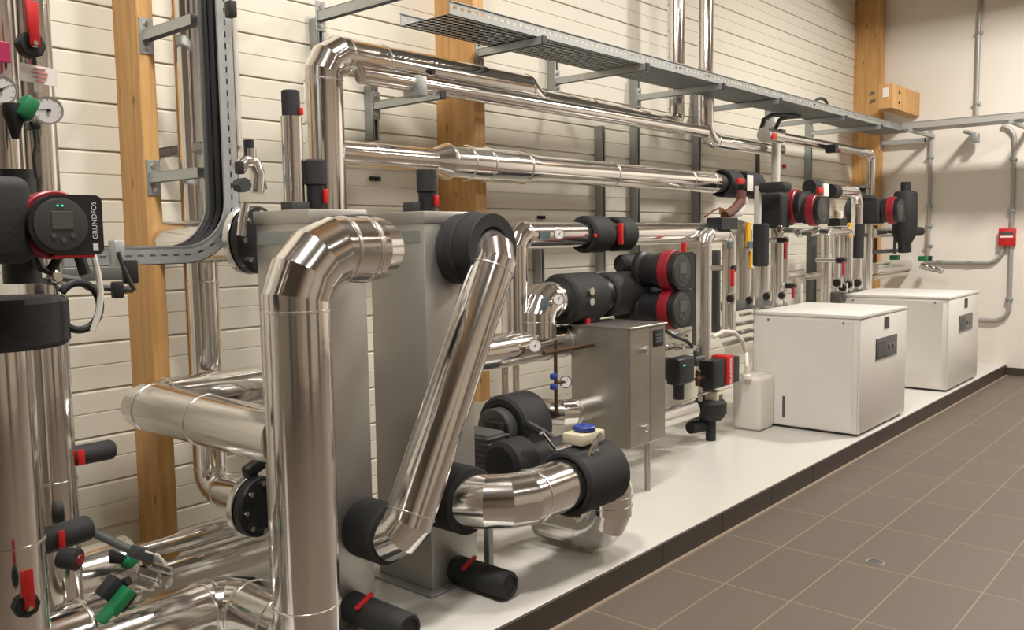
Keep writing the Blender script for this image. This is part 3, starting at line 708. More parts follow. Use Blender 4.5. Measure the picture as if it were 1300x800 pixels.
# ------------------------------------------------------------------ pumps (control head faces -Y, red ring behind it)
def pump(name, label, loc, s, group='circulation pumps', text=True, lit=False, shell=False, back=.30, red=True, flanged=True, volute=True):
    t = thing(name, label, 'pump', loc, group); t['_o'] = (0.0,0.0,0.0); t.scale = (s, s, s)
    arc = [(-.08*math.sin(a), .08*math.cos(a)) for a in [PI*i/24 for i in range(25)]]
    rr = .018; cor = [(.11-rr+rr*math.sin(a), -.08+rr-rr*math.cos(a)) for a in [PI/2*i/5 for i in range(6)]]
    cor2 = [(.11-rr+rr*math.cos(a), .08-rr+rr*math.sin(a)) for a in [PI/2*i/5 for i in range(6)]]
    out = arc+cor+cor2
    MB().prism(out, (0, -.052, 0), (1,0,0), (0,0,1), -.026).build('control_head', 'blk', t)
    MB().lathe((0, -.0525, 0), (0,-1,0), [(0, .070), (.003, .069), (.004, .064)], 40).build('dial_face', 'face', t)
    if red: MB().cyl((0, -.026, 0), (0, .022, 0), .091, n=44, ch=.004).build('red_ring', 'dred', t)
    MB().lathe((0, .021, 0), (0,1,0), [(0, .080), (.03, .080), (.035, .073), (.10, .073), (.11, .085), (.13, .085)], 36).build('motor', 'blk', t)
    if volute:
      v = MB().lathe((0, .17, 0), (0,1,0), [(0, .075), (.02, .10), (back-.19, .10), (back-.17, .07)], 32)
      v.cyl((0, .23, -.16), (0, .23, .16), .05, n=24); v.build('volute', 'dgrey', t)
    if flanged:
        for z in (.155, -.175): MB().cyl((0, .23, z), (0, .23, z+.02), .078, n=28).build('flange', 'mgrey', t)
    scr = MB().box(-.025, .03, -.0585, -.056, -.012, .035, .001, 1).build('screen', 'screen', t)
    b = MB()
    for x, z in ((-.022, -.028), (.003, -.040), (.027, -.028)): b.cyl((x, -.0555, z), (x, -.0590, z), .0065, n=14)
    b.build('buttons', 'screen', t)
    if lit:
        MB().cyl((-.008, -.0555, .050), (-.008, -.059, .050), .0025, n=10).cyl((.004, -.0555, .050), (.004, -.059, .050), .0025, n=10).build('status_lights', 'led', t)
    if text:
        mt_ = Matrix.Translation((.088, -.0525, .012)) @ Matrix.Rotation(PI/2, 4, 'X') @ Matrix.Rotation(PI/2, 4, 'Z')
        text_part('GRUNDFOS', .019, mt_, t)
        MB().box(.080, .094, -.0535, -.0515, -.070, -.050).build('emblem', 'ink', t)
    return t
# ------------------------------------------------------------------ left foreground group
pl = at(67, 286, Y=2.02); sb = size(38, pl)/.08
pb = pump('circulation_pump', 'large black circulation pump with red ring and display at the left edge', pl, sb, lit=True, flanged=False)
def lpart(mb, nm, m_, t): return mb.build(nm, m_, t)
mb = MB().box(-.34, -.055, -.03, .22, -.10, .125, .03, 3); o = mb.build('insulation_shell', 'foam', pb)
MB().box(-.02, .085, -.05, -.02, -.088, -.079, .003).build('red_trim', 'red', pb)
text_part('X', .03, Matrix.Translation((-.175, -.032, -.005)) @ Matrix.Rotation(PI/2, 4, 'X'), pb)
# two insulated risers, black jacket
YA, YB = 2.38, 2.72
ca = at(4, 560, Y=YA); rA = size(80, ca)/2
zA1 = at(4, 440, Y=YA).z; zA0 = at(0, 378, Y=YA).z
pa = pipe('clad_riser', 'fat silver clad riser at the left edge with a black insulation jacket on top', [(ca.x, YA, ZP), (ca.x, YA, zA1+.05)], rA, bands=[((ca.x, YA, at(20, 697, Y=YA-rA*.8).z), (0,0,1))], group='silver clad risers at the left edge')
MB().cyl((ca.x, YA, zA1), (ca.x, YA, zA0), size(168, ca)/2, n=56, ch=.012).build('insulation_jacket', 'foam', pa)
cb_ = at(66, 560, Y=YB); rB = size(52, cb_)/2
pbp = pipe('clad_riser', 'silver clad riser behind the fat one at the left edge', [(cb_.x, YB, ZP), (cb_.x, YB, ZC-1.2)], rB, bands=[((cb_.x, YB, at(70, 616, Y=YB-rB).z), (0,0,1)), ((cb_.x, YB, at(70, 437, Y=YB-rB).z), (0,0,1))], group='silver clad risers at the left edge')
# slimmer pipes above the pump
c = at(49, 150, Y=2.30); pq = pipe('clad_riser', 'slim silver riser above the large pump carrying a red lever and a gauge', [(c.x, 2.30, pl.z+.08), (c.x, 2.30, 3.4)], size(40, c)/2, group='silver clad risers at the left edge')
c0 = at(6, 150, Y=2.30); pipe('clad_riser', 'slim silver riser at the very left edge above the large pump', [(c0.x, 2.30, pl.z+.08), (c0.x, 2.30, 3.4)], size(36, c0)/2, group='silver clad risers at the left edge')
c1_ = at(30, 150, Y=2.50); pipe('thin_pipe', 'thin silver pipe between the two slim risers above the large pump', [(c1_.x, 2.50, pl.z), (c1_.x, 2.50, 3.4)], size(9, c1_)/2, mt='chrome')
def lever_valve(c, s, label, up=True):
    t = thing('ball_valve', label, 'valve', c, 'red lever ball valves'); c = Vector(c)
    MB().cyl(c+V(0,.06*s,0), c, .055*s, n=8, ch=.008*s).build('body', 'foam', t)
    MB().cyl(c+V(0,.01,0), c-V(0,.018*s,0), .018*s, n=6).cyl(c+V(0,-.01,0), c-V(0,.03*s,0), .009*s, n=12).build('nut', 'chrome', t)
    MB().box(c.x-.02*s, c.x+.022*s, c.y-.022*s, c.y-.012*s, c.z-.01*s, c.z+.17*s, .004*s).box(c.x-.03*s, c.x-.02*s, c.y-.03*s, c.y+.0*s, c.z+.05*s, c.z+.17*s, .003*s).build('lever', 'red', t)
    return t
c = at(42, 56, Y=2.15); lever_valve(c, size(17, c)/.055, 'black valve with red lever standing up at the top left')
c = at(36, 770, Y=2.18); lever_valve(c, size(16, c)/.055, 'black valve with red lever on the fat riser at the bottom left')
c = at(49, 95, Y=2.20); lb = thing('pipe_label', 'white paper label with faded red print under the red lever at the top left', 'label', c)
MB().obox(c, size(45, c), .003, size(22, c), Matrix.Rotation(.06, 3, 'Y')).build('card', 'paper', lb)
mb = MB()
for k, w in enumerate((.30, .42, .36, .22)): mb.obox(c+V(.002,-.003,size(7-5*k, c)), size(45, c)*w, .002, size(2, c))
mb.build('print', 'print', lb)
c = at(4, 66, Y=2.2); label_plate(c, size(17, c), size(26, c), 'mag', 'magenta label on the slim riser at the very left edge')
c = at(61, 140, Y=2.14); gauge(c, (-.25,-1,0), size(18, c), 'white dial gauge beside the green handle at the top left', ang=-1.6)
c = at(1, 114, Y=2.14); gauge(c, (-.2,-1,0), size(19, c), 'white dial gauge cut by the left edge of the frame', ang=1.0)
c = at(33, 138, Y=2.12); gv = thing('drain_cock', 'green handled valve with black funnel left of the white dial gauge', 'valve', c, 'green handled valves')
MB().obox(c, size(19, c), .05, size(30, c), Matrix.Rotation(.5, 3, 'Y'), .008).build('handle', 'green', gv)
q = at(18, 152, Y=2.13); MB().lathe(q+V(0,0,size(24, q)*-1), (0,0,1), [(0, size(4, q)), (size(30, q), size(13, q)), (size(44, q), size(12, q))], 20).build('funnel', 'foam', gv)
q = at(42, 160, Y=2.13); MB().obox(q, size(12, q), .04, size(10, q), None, .005).build('clip', 'blk', gv)
solo(MB().tube([at(44, 165, Y=2.16), at(46, 185, Y=2.16), at(43, 200, Y=2.16), at(47, 226, Y=2.16)], .005, 8), 'sensor_wire', 'dgrey', 'thin wire hanging below the green handled valve at the top left', 'wire')
# things below the pump
ring = [at(100+27*math.cos(a)*1.0, 389-30*math.sin(a), Y=2.30) for a in [(-2.4+4.9*i/30) for i in range(31)]]
solo(MB().tube(ring, .010, 10), 'cable_loop', 'blk', 'loop of black cable hanging below the large pump', 'cable')
solo(MB().tube([at(*p, Y=2.24) for p in ((118, 322), (124, 345), (128, 370), (126, 395), (118, 420))], .008, 8), 'cable', 'offwhite', 'pale grey cable hanging beside the black loop below the large pump', 'cable')
solo(MB().tube([at(*p, Y=2.15) for p in ((45, 325), (52, 340), (62, 346), (75, 325))], .011, 8).tube([at(*p, Y=2.13) for p in ((100, 322), (104, 335), (108, 348))], .014, 8), 'cable', 'blk', 'short black cables leaving the bottom of the large pump', 'cable')
c = at(120, 348, Y=2.75); solo(MB().obox(c, size(95, c), .03, size(17, c), None, .004), 'mounting_plate', 'mgrey', 'dark green-grey plate under the horizontal run of the bent tray', 'plate')
wc = thing('wire_clamp', 'black wire clamp on a rod below the bent tray', 'clamp', at(150, 366, Y=2.6))
MB().tube([at(*p, Y=2.6) for p in ((75, 352), (98, 355))]+[at(*p, Y=2.6) for p in ((110, 364), (168, 368))], .010, 8).build('rod', 'mgrey', wc)
MB().tube([at(*p, Y=2.55) for p in ((150, 320), (156, 338), (165, 358), (171, 368))], .007, 8).build('wire', 'dgrey', wc)
c = at(149, 368, Y=2.56); MB().obox(c, .03, .03, .05, None, .006).build('clamp_block', 'blk', wc)
c = at(165, 345, Y=2.56); MB().obox(c, .04, .03, .07, None, .005).build('stop', 'blk', wc)
c = at(148, 322, Y=2.9); solo(MB().obox(c, .035, .05, .09, None, .006), 'tray_clip', 'galv', 'small grey clip on the horizontal run of the bent tray', 'clip')
for k, (px, py) in enumerate(((34, 345), (60, 352))):
    c = at(px, py, Y=2.35); solo(MB().cyl(c, c-V(0,.05,0), size(10, c), n=8, ch=.006).cyl(c-V(0,.04,0), c-V(0,.07,0), size(5, c), n=14), 'pipe_union', 'chrome' if k else 'mgrey', '%s pipe union between the large pump and the black jacket' % ('shiny' if k else 'dark'), 'pipe union')
# stubs with red levers on the left risers
c = at(96, 579, Y=2.72); stub((c.x-.05, 2.72, c.z), size(36, c)/.75+.05, size(13, c), 'small black stub with red lever beside the silver riser at the left', axis=(1,0,0), lever_dir=(0,0,1))
c = at(48, 690, Y=2.55); stub((c.x, 2.55, c.z), size(50, c)/.75, size(17, c), 'black stub with red lever across the foot of the silver riser at the left', axis=(1,.05,.05), lever_dir=(0,0,1))
c = at(92, 712, Y=2.42); st = thing('end_plug', 'black end cap with dark red face beside the stub at the left', 'cap', c)
MB().lathe(c+V(-.01,.05,.0), (.55,-.8,-.1), [(0, size(13, c)), (.05, size(14, c)), (.055, size(10, c))], 24).build('cap', 'foam', st)
MB().lathe(c+V(.02,.008,-.005), (.55,-.8,-.1), [(0, size(8, c)), (.008, size(7, c))], 24).build('face', 'dred', st)
# low horizontal pipes at the bottom left
cA = at(164, 722, Y=2.95); rr = size(62, cA)/2
zP2 = at(120, 735, Y=2.95).z
pipe('clad_pipe', 'low silver clad pipe ending with a rim at the bottom left', [(-.6, 2.95, zP2), (Xat(163, 2.95, zP2), 2.95, zP2)], .115, group='low clad pipes at the bottom left', bands=[((Xat(160, 2.95, zP2), 2.95, zP2), (1,0,0))])
zP3 = at(80, 815, Y=2.55).z
pipe('clad_pipe', 'lowest silver clad pipe end at the bottom left corner', [(-.6, 2.55, zP3), (Xat(108, 2.55, zP3), 2.55, zP3)], .105, group='low clad pipes at the bottom left', bands=[((Xat(104, 2.55, zP3), 2.55, zP3), (1,0,0))])
cl = at(270, 775, Y=2.62); zP1 = .31
pipe('clad_pipe', 'low fat silver clad pipe turning into the foot of the tall riser', [(-.4, 2.72, zP1), (dx, 2.72, zP1), (dx, DY+rD*.7, zP1)], .108, .12, 3, group='low clad pipes at the bottom left', bands=[((Xat(268, 2.72, zP1), 2.72, zP1), (1,0,0)), ((dx, DY+rD+.03, zP1), (0,1,0))])
for k, zz_ in enumerate((.23, .33)):
    pipe('clad_pipe', '%s of the two slim silver pipes running low along the siding' % ('lower' if k == 0 else 'upper'), [(-.4, 3.42, zz_), (2.6, 3.42, zz_)], .038, group='slim low pipes along the siding')
for k, (px, py, Y, ang, lab) in enumerate(((152, 763, 2.45, -.72, 'green and black valve handle on the low silver pipes at the bottom left'), (164, 712, 2.85, -.6, 'small green valve handle in front of the foot of the timber column'))):
    c = at(px, py, Y=Y); t = thing('valve_actuator', lab, 'valve', c, 'green handled valves'); R_y = Matrix.Rotation(ang, 3, 'Y'); u = size(.85, c)
    if k == 0:
        MB().obox(c, 42*u, .05, 15*u, R_y, .005).build('handle', 'green', t)
        MB().obox(c+V(-2*u, .05, 14*u), 34*u, .05, 20*u, R_y, .005).build('body', 'foam', t)
        MB().obox(c+V(14*u, .02, -8*u), 34*u, .05, 10*u, R_y, .01).build('lower_body', 'blk', t)
        MB().obox(c+V(-22*u, .0, -14*u), 26*u, .055, 10*u, R_y, .01).build('tip', 'green', t)
        MB().cyl(c+V(20*u, .02, 22*u), c+V(12*u, .05, 14*u), 7*u, n=14).build('knob', 'blk', t)
    else:
        MB().obox(c, 17*u, .05, 16*u, R_y, .008).build('handle', 'green', t)
        MB().obox(c+V(-14*u, .02, 9*u), 20*u, .05, 12*u, Matrix.Rotation(.6, 3, 'Y'), .008).build('body', 'foam', t)
t = thing('sensor_rod', 'dark sensor rod leaning over the low silver pipe by the nearest timber column', 'sensor', at(108, 672, Y=2.75))
MB().cyl(at(112, 673, Y=2.8), at(200, 715, Y=2.72), .014, n=14).build('rod', 'mgrey', t)
MB().cyl(at(104, 670, Y=2.81), at(114, 675, Y=2.8), .022, n=14).build('cap', 'blk', t)
c = at(180, 703, Y=2.7); MB().obox(c, .07, .05, .04, Matrix.Rotation(.5, 3, 'Y'), .008).build('clip', 'dgrey', t)
t = thing('chrome_fitting', 'cluster of chrome fittings at the foot of the nearest timber column', 'pipe fitting', at(200, 740, Y=2.7))
for px, py, w in ((190, 728, 12), (203, 736, 14), (182, 742, 9), (206, 722, 8)):
    c = at(px, py, Y=2.68); MB().cyl(c+V(-.02,.03,.01), c-V(-.02,.03,.01), size(w, c)/2*1.3, n=6, ch=.005).build('nut', 'chrome', t)
MB().tube([at(*p, Y=2.68) for p in ((183, 700), (200, 705), (210, 716), (214, 735))], .006, 8).build('capillary', 'offwhite', t)

# pipe behind the nearest column with flange into the exchanger
Yp = 3.52; c = at(258, 400, Y=Yp); rP = size(42, c)/2
zfl = at(320, 640, Y=3.15).z; xfl = 1.98
pp = pipe('clad_pipe', 'silver clad riser beside the nearest timber column ending in a flange low behind the exchanger', [(c.x, Yp, ZC), (c.x, Yp, zfl), (xfl, Yp, zfl)] if False else [(c.x, Yp, ZC), (c.x, Yp, zfl+.0), (c.x+.02, 3.20, zfl), ], rP, rP*1.3, 4, group='clad pipes behind the exchangers', bands=[((c.x, Yp, at(258, 358, Y=Yp).z), (0,0,1))])
def flange(c, d, r, label):
    t = thing('pipe_flange', label, 'flange', c, 'bolted flanges behind the exchangers'); d = Vector(d).normalized(); c = Vector(c); x, y, _ = basis(d)
    MB().cyl(c, c+d*.03, r, n=36, ch=.004).build('steel_ring', 'chrome', t)
    MB().cyl(c+d*.034, c+d*.075, r*.98, n=36, ch=.006).build('rubber_ring', 'blk', t)
    for k in range(8):
        a = 2*PI*k/8; q = c+(x*math.cos(a)+y*math.sin(a))*r*.78; MB().cyl(q-d*.012, q+d*.09, .011, n=6).build('bolt', 'chrome', t)
    return t
fx = c.x+.02
fl = at(322, 643, Y=3.06); flange((fl.x, 3.10, fl.z), (.25,-1,0), .125, 'lower bolted black flange on the back of the nearer exchanger')
solo(MB().cyl((fx, 3.26, zfl), (fl.x-.01, 3.10, fl.z), .075, n=28), 'pipe_spool', 'brass', 'short brass-coloured pipe piece before the lower black flange', 'pipe')
vh = thing('lever_valve', 'blue valve neck with black handle above the lower black flange', 'valve', at(318, 605, Y=3.1))
c = at(318, 607, Y=3.1); MB().obox(c, .05, .05, .07, None, .008).build('neck', 'blue', vh)
c = at(326, 591, Y=3.08); MB().obox(c, .12, .05, .05, Matrix.Rotation(-.4, 3, 'Y'), .012).build('handle', 'blk', vh)
fl2 = at(314, 305, Y=3.04); flange((fl2.x, 3.06, fl2.z), (.35,-1,0), .135, 'upper bolted black flange on the back of the nearer exchanger')
sp_ = at(300, 318, Y=3.2); pipe('clad_pipe', 'short silver pipe feeding the upper black flange', [(fl2.x-.02, 3.75, fl2.z), (fl2.x, 3.07, fl2.z)], .09, group='clad pipes behind the exchangers')
av = thing('air_vent', 'silver air vent fitting with black cap between the bent tray and the exchanger', 'valve', at(315, 250, Y=2.9))
for px, py, w, h in ((318, 207, 22, 16),): c = at(px, py, Y=2.9); MB().cyl(c-V(0,0,.0), c+V(0,0,.0)+V(0,0,size(18, c)), size(w, c)/2*.7, n=20).build('neck', 'chrome', av)
c = at(316, 188, Y=2.9); MB().cyl(c-V(0,0,size(10, c)), c+V(0,0,size(10, c)), size(13, c)/2, n=20).build('cap', 'blk', av)
MB().tube([at(*p, Y=2.9) for p in ((303, 215), (310, 205), (322, 206), (328, 222), (326, 245))], size(9, c)/1.0, 14).build('elbow', 'chrome', av)
c = at(304, 213, Y=2.86); MB().obox(c, size(9, c), .03, size(16, c), None, .005).build('knob', 'blk', av)
c = at(308, 235, Y=2.86); MB().cyl(c+V(0,.03,0), c-V(0,.02,0), size(9, c), n=8).build('plug', 'dgrey', av)
MB().tube([at(*p, Y=2.88) for p in ((325, 215), (335, 225), (338, 240))], .004, 6).build('capillary', 'chrome', av)
MB().tube([at(*p, Y=2.92) for p in ((312, 258), (309, 275), (306, 300))], size(6, c), 12).build('drop_pipe', 'chrome', av)
c = at(299, 60, Y=3.797); solo(MB().cyl((c.x, 3.797, at(302, 185, Y=3.797).z), (c.x, 3.797, ZC), .013, n=12), 'thin_conduit', 'offwhite', 'thin pale conduit on the siding beside the bent tray', 'conduit')
c = at(293, 12, Y=3.0); solo(MB().obox(c, .03, .04, .06, None, .004), 'tray_end_cap', 'blk', 'small black end cap beside the top of the bent tray', 'cap')

# ------------------------------------------------------------------ white heat pump cabinets
def heat_pump(x0, x1, yb, z1, label):
    t = thing('heat_pump', label, 'heat pump', (x0, YE+.04, ZP), 'white heat pump cabinets')
    yf = YE+.04
    MB().box(x0+.02, x1-.02, yf+.03, yb-.02, ZP, ZP+.02).build('plinth', 'dgrey', t)
    MB().box(x0, x1, yf+.014, yb, ZP+.02, z1-.03, .004, 2).build('body', 'white', t)
    MB().box(x0-.004, x0+.001, yf+.05, yb-.02, ZP+.03, z1-.045, .001, 1).build('side_panel', 'white', t)
    MB().box(x0-.005, x1+.005, yf-.004, yb+.004, z1-.027, z1, .005, 2).build('top_panel', 'white', t)
    fr = MB().box(x0+.002, x1-.002, yf, yf+.014, ZP+.022, z1-.03, .004, 2).build('front_panel', 'white', t)
    xc = x0+(x1-x0)*.54
    MB().box(xc-.24, xc+.24, yf-.006, yf+.002, z1-.36, z1-.20, .004, 1).build('control_display', 'lcd', fr)
    MB().box(xc-.20, xc-.03, yf-.008, yf-.004, z1-.34, z1-.22, .002, 1).build('screen', 'mgrey', fr)
    for k in range(2): MB().cyl((xc+.06+.09*k, yf-.004, z1-.28), (xc+.06+.09*k, yf-.012, z1-.28), .022, n=18).build('button', 'screen', fr)
    MB().box(xc-.06, xc+.05, yf-.004, yf+.002, z1-.14, z1-.05, .003, 1).build('badge', 'blk', fr)
    MB().box(xc-.02, xc+.012, yf-.006, yf-.003, z1-.108, z1-.082, .001, 1).build('badge_mark', 'mgrey', fr)
    for yy in (yf+.12, yb-.12): MB().cyl((x0-.007, yy, z1-.06), (x0, yy, z1-.06), .008, n=10).build('screw', 'mgrey', t)
    return t
hz1 = Zat(401, 6.28, YE+.04)
hp = heat_pump(6.28, Xat(1150, YE+.04, .6), 2.98, hz1, 'white heat pump cabinet nearer the camera, beside the white canister')
MB().box(6.272, 6.281, 2.72, 2.74, .20, .36).build('side_slot', 'mgrey', hp)
heat_pump(8.55, Xat(1242, YE+.04, .6), 3.15, Zat(377, 8.55, YE+.04), 'white heat pump cabinet farther away, beside the white end wall')
# canister
cx, cy = 6.02, 2.80; ct_ = thing('canister', 'white plastic canister standing against the nearer heat pump', 'canister', (cx, cy, ZP))
hc = Zat(474, 6.1, 2.86)-ZP
MB().box(cx, cx+.25, cy, cy+.23, ZP, ZP+hc-.02, .035, 4).build('body', 'wplas', ct_)
MB().box(cx+.03, cx+.22, cy+.05, cy+.18, ZP+hc-.025, ZP+hc-.012, .01).build('shoulder', 'wplas', ct_)
q = at(948, 472, Y=cy+.09)
MB().cyl((q.x, cy+.09, ZP+hc-.03), (q.x, cy+.09, ZP+hc+.004), .032, n=20, ch=.004).build('cap', 'wplas', ct_)
hs = [at(*p, Y=2.95) for p in ((905, 428), (918, 421), (932, 422), (942, 432), (947, 448))]+[V(q.x, cy+.09, ZP+hc+.06), V(q.x, cy+.09, ZP+hc-.02)]
solo(MB().tube(hs, .016, 12), 'drain_hose', 'offwhite', 'white drain hose arching down into the white canister', 'hose')

# ------------------------------------------------------------------ station behind the nearer heat pump
YC = 3.10
def X_(px, py, Y=YC): return at(px, py, Y=Y)
def riser(px, py0, py1, w, label, Y=YC, mt='cladl', group='vertical silver pipes at the pump stations', name='clad_riser'):
    a = at(px, (py0+py1)/2, Y=Y); z0, z1 = Zat(py1, a.x, Y), Zat(py0, a.x, Y)
    if py1 >= 375 and px > 964: z0 = ZP
    return pipe(name, label, [(a.x, Y, z0), (a.x, Y, z1)], size(w, a)/2*(1.25 if mt == 'cladl' else 1), mt=mt, group=group, n=24)
def hrun(px0, px1, py, w, label, Y=YC, mt='cladl', group='horizontal silver pipes at the pump stations'):
    a = at(px0, py, Y=Y); return pipe('clad_pipe', label, [a, (Xat(px1, Y, a.z), Y, a.z)], size(w, a)/2, mt=mt, group=group, n=24)
def hoop(pxa, pxb, ptop, pba, pbb, w, label, Y=YC):
    a = at(pxa, 400, Y=Y); b = at(pxb, 400, Y=Y); r = size(w, a)/2; zt = at((pxa+pxb)/2, ptop, Y=Y).z-r
    return pipe('hoop_pipe', label, [(a.x, Y, Zat(pba, a.x, Y)), (a.x, Y, zt), (b.x, Y, zt), (b.x, Y, Zat(pbb, b.x, Y))], r, r*1.5, 3, group='hoop-shaped silver pipes', n=24, cat='pipe', mt='cladl')
hoop(893, 925, 290, 470, 424, 18, 'tall silver hoop pipe right of the twin pump', 3.0)
riser(909, 318, 422, 11, 'dark grey riser standing between the legs of the tall hoop', Y=3.2, mt='mgrey')
hp_ = riser(944, 292, 388, 16, 'silver riser left of the yellow tag at the nearer station')
a = at(944, 292, Y=YC); MB().mitre(bend_path([a-V(0,0,.05), a+V(0,0,.02), a+V(0,.35,.02)], .05, 3)[0], size(20, a)/2, 24).build('elbow', 'cladl', hp_)
for px, py0, py1, w, lab in ((967, 335, 385, 16, 'short silver riser under the black insulated separator'), (986, 288, 388, 13, 'silver riser just right of the black insulated separator'),
                             (996, 300, 384, 8, 'thin silver riser by the red lever behind the nearer heat pump'), (962, 236, 290, 9, 'pale riser left of the nearer wall pump')):
    riser(px, py0, py1, w, lab, mt='cladl' if px != 962 else 'offwhite')
s = at(966, 310, Y=3.05); solo(MB().cyl((s.x, 3.05, Zat(338, s.x, 3.05)), (s.x, 3.05, Zat(284, s.x, 3.05)), size(20, s)/2, n=24, ch=.01), 'separator', 'foam', 'black insulated vertical separator beside the yellow tag, nearer station', 'separator', 'black insulated separators')
def plate(px, py, w, h, m_, label, nm, cat, Y=2.95, d=.02, group=None):
    c = at(px, py, Y=Y); return solo(MB().obox(c, size(w, c)*1.25, d, size(h, c), None, .004, 1), nm, m_, label, cat, group)
plate(950, 298, 8, 32, 'yellow', 'upright yellow tag on the silver riser at the nearer station', 'yellow_tag', 'tag', Y=3.035, group='yellow tags')
plate(953, 330, 3, 22, 'yellow', 'narrow yellow strip under the yellow tag at the nearer station', 'yellow_strip', 'tag', Y=3.035)
for px, py in ((927, 311), (952, 311)): plate(px, py, 9, 9, 'bluegrey', 'blue-grey pipe marker %s' % ('on the tall silver hoop' if px == 927 else 'across the yellow tag'), 'pipe_marker', 'label', Y=2.94 if px == 927 else 3.02, group='blue-grey pipe markers')
def redlever(px, py, w, h, label, Y=2.92, m_='red'):
    c = at(px, py, Y=Y); t = thing('shutoff_valve', label, 'valve', c, 'small valves with red levers')
    MB().obox(c, size(w, c)*1.2, .02, size(h, c), None, .005).build('lever', m_, t)
    q = at(px-1, py-h/2-2, Y=Y+.05); MB().cyl(q+V(0,.06,0), q-V(0,.03,0), size(w, q)*.9, n=14, ch=.004).build('body', 'blk', t)
    MB().cyl(q+V(0,.25,0), q+V(0,.05,0), size(w, q)*.7, n=14).build('spindle', 'chrome', t)
    return t
redlever(930, 353, 5, 21, 'red lever between the tall hoop and the riser at the nearer station')
redlever(997, 318, 4, 22, 'red lever on the thin riser behind the nearer heat pump', m_='dred')
redlever(1007, 372, 4, 14, 'tilted dark red lever just above the nearer heat pump', m_='dred')
redlever(1071, 341, 4.5, 17, 'pink-red lever between the risers at the farther station', m_='mag')
# manifold with knobbed valves
def manifold(px0, px1, py, h, label, Y, knobs, kl):
    a = at(px0, py, Y=Y); x1 = Xat(px1, Y, a.z); u = size(1, a)
    solo(MB().box(a.x, x1, Y-.05, Y+.05, a.z-h*u/2, a.z+h*u/2, .012), 'manifold', 'mgrey', label, 'manifold', 'manifolds at the pump stations')
    for k, (px, py2) in enumerate(knobs):
        c = at(px, py2, Y=Y-.06); t = thing('manifold_valve', kl % ('first', 'second', 'third', 'fourth', 'fifth')[k], 'valve', c, 'knobbed manifold valves')
        MB().cyl(c-V(0,0,5*u), c+V(0,0,7*u), 5*u, n=16).build('body', 'chrome', t)
        MB().cyl(c+V(-6*u,0,1*u), c+V(-2*u,0,1*u), 5*u, n=14, ch=.004).build('knob', 'blk', t)
manifold(922, 974, 390, 12, 'dark grey manifold bar left of the nearer heat pump', 3.02, ((929, 380), (953, 382), (975, 377), (994, 376)), 'silver manifold valve with black knob near the dark bar, %s from the tall hoop')
manifold(1060, 1090, 378, 14, 'dark grey manifold bar behind the farther heat pump', 3.15, ((1064, 360), (1071, 366), (1079, 362), (1090, 360)), 'silver manifold valve with black knob at the farther station, %s from the left')
for py, x0, x1 in ((416, 912, 962), (427, 915, 962), (437, 920, 962), (400, 940, 968)): hrun(x0, x1, py, 6 if py != 400 else 4, 'thin pale pipe %s left of the nearer heat pump' % {416: 'highest of the low three', 427: 'middle of the low three', 437: 'lowest of the low three', 400: 'just under the dark manifold bar'}[py], Y=3.2, mt='offwhite')
riser(955, 340, 386, 9, 'short silver riser between the yellow strip and the dark manifold bar', Y=3.25)
riser(1030, 300, 384, 13, 'broad dark grey riser behind the gap between the two stations', Y=3.45, mt='mgrey')
hrun(1018, 1045, 352, 9, 'short silver pipe joining the gap between the two stations', Y=3.3)
# actuator and brown cables
plate(917, 284, 36, 15, 'blk', 'flat black actuator box above the tall silver hoop', 'actuator', 'actuator', Y=3.0, d=.12, group='flat black actuators')
plate(1063, 282, 20, 10, 'blk', 'flat black actuator box at the farther station', 'actuator', 'actuator', Y=3.15, d=.12, group='flat black actuators')
for px, py, m_, lab in ((916, 268, 'brass', 'brass nipple on the actuator box above the tall hoop'), (922, 269, 'paper', 'white plug on the actuator box above the tall hoop'), (1061, 272, 'brass', 'brass nipple on the actuator box at the farther station'), (1067, 273, 'paper', 'white plug on the actuator box at the farther station')):
    plate(px, py, 4, 9, m_, lab, 'nipple', 'pipe fitting', Y=3.05, d=.03)
solo(MB().tube([at(*p, Y=3.0) for p in ((942, 243), (940, 256), (932, 266), (920, 274))], .035, 10), 'brown_hose', 'brown', 'thick brown cable hanging under the red-levered valve', 'cable')
solo(MB().tube([at(*p, Y=3.05) for p in ((946, 250), (946, 262), (940, 271), (930, 272))], .022, 10), 'flexible_hose', 'offwhite', 'pale flexible hose beside the thick brown cable', 'hose')
solo(MB().tube([at(*p, Y=3.3) for p in ((895, 275), (905, 268), (914, 264))], .008, 8), 'cable', 'brown', 'thin brown wire reaching the actuator box above the tall hoop', 'cable')
# twin pump
for k, (px, py) in enumerate(((852, 344), (852, 392))):
    c = at(px, py, Y=2.72); pump('circulation_pump', ('upper' if k == 0 else 'lower')+' head of the black twin pump with red ring right of the big round valve', c, size(25, c)/.085, text=False, back=.36, flanged=False, volute=False)
tb = thing('twin_pump', 'black casing joining the two heads of the twin pump', 'pump', at(800, 368, Y=3.05))
c = at(822, 368, Y=2.98); MB().obox(c, .34, .22, .22, None, .03, 3).build('casing', 'blk', tb)
for q in (335, 398):
    c = at(798, q, Y=3.05); MB().cyl(c-V(.10,0,0), c+V(.14,0,0), size(24, c)/2, n=24, ch=.02).build('insulated_branch', 'foam', tb)
    MB().torus(c+V(.10,0,0), (1,0,0), size(24, c)/2, .014, 28, 8).build('flange', 'mgrey', tb)
for q in (360, 378):
    c = at(806, q, Y=2.98); MB().cyl(c-V(.12,0,0), c+V(.1,0,0), .02, n=12).build('bolt', 'chrome', tb)
c = at(848, 369, Y=2.75); MB().obox(c, .07, .05, .05, None, .008).build('terminal', 'chrome', tb)
c = at(868, 317, Y=2.95); MB().obox(c, .03, .03, .1, None, .004).build('red_cable', 'red', tb)
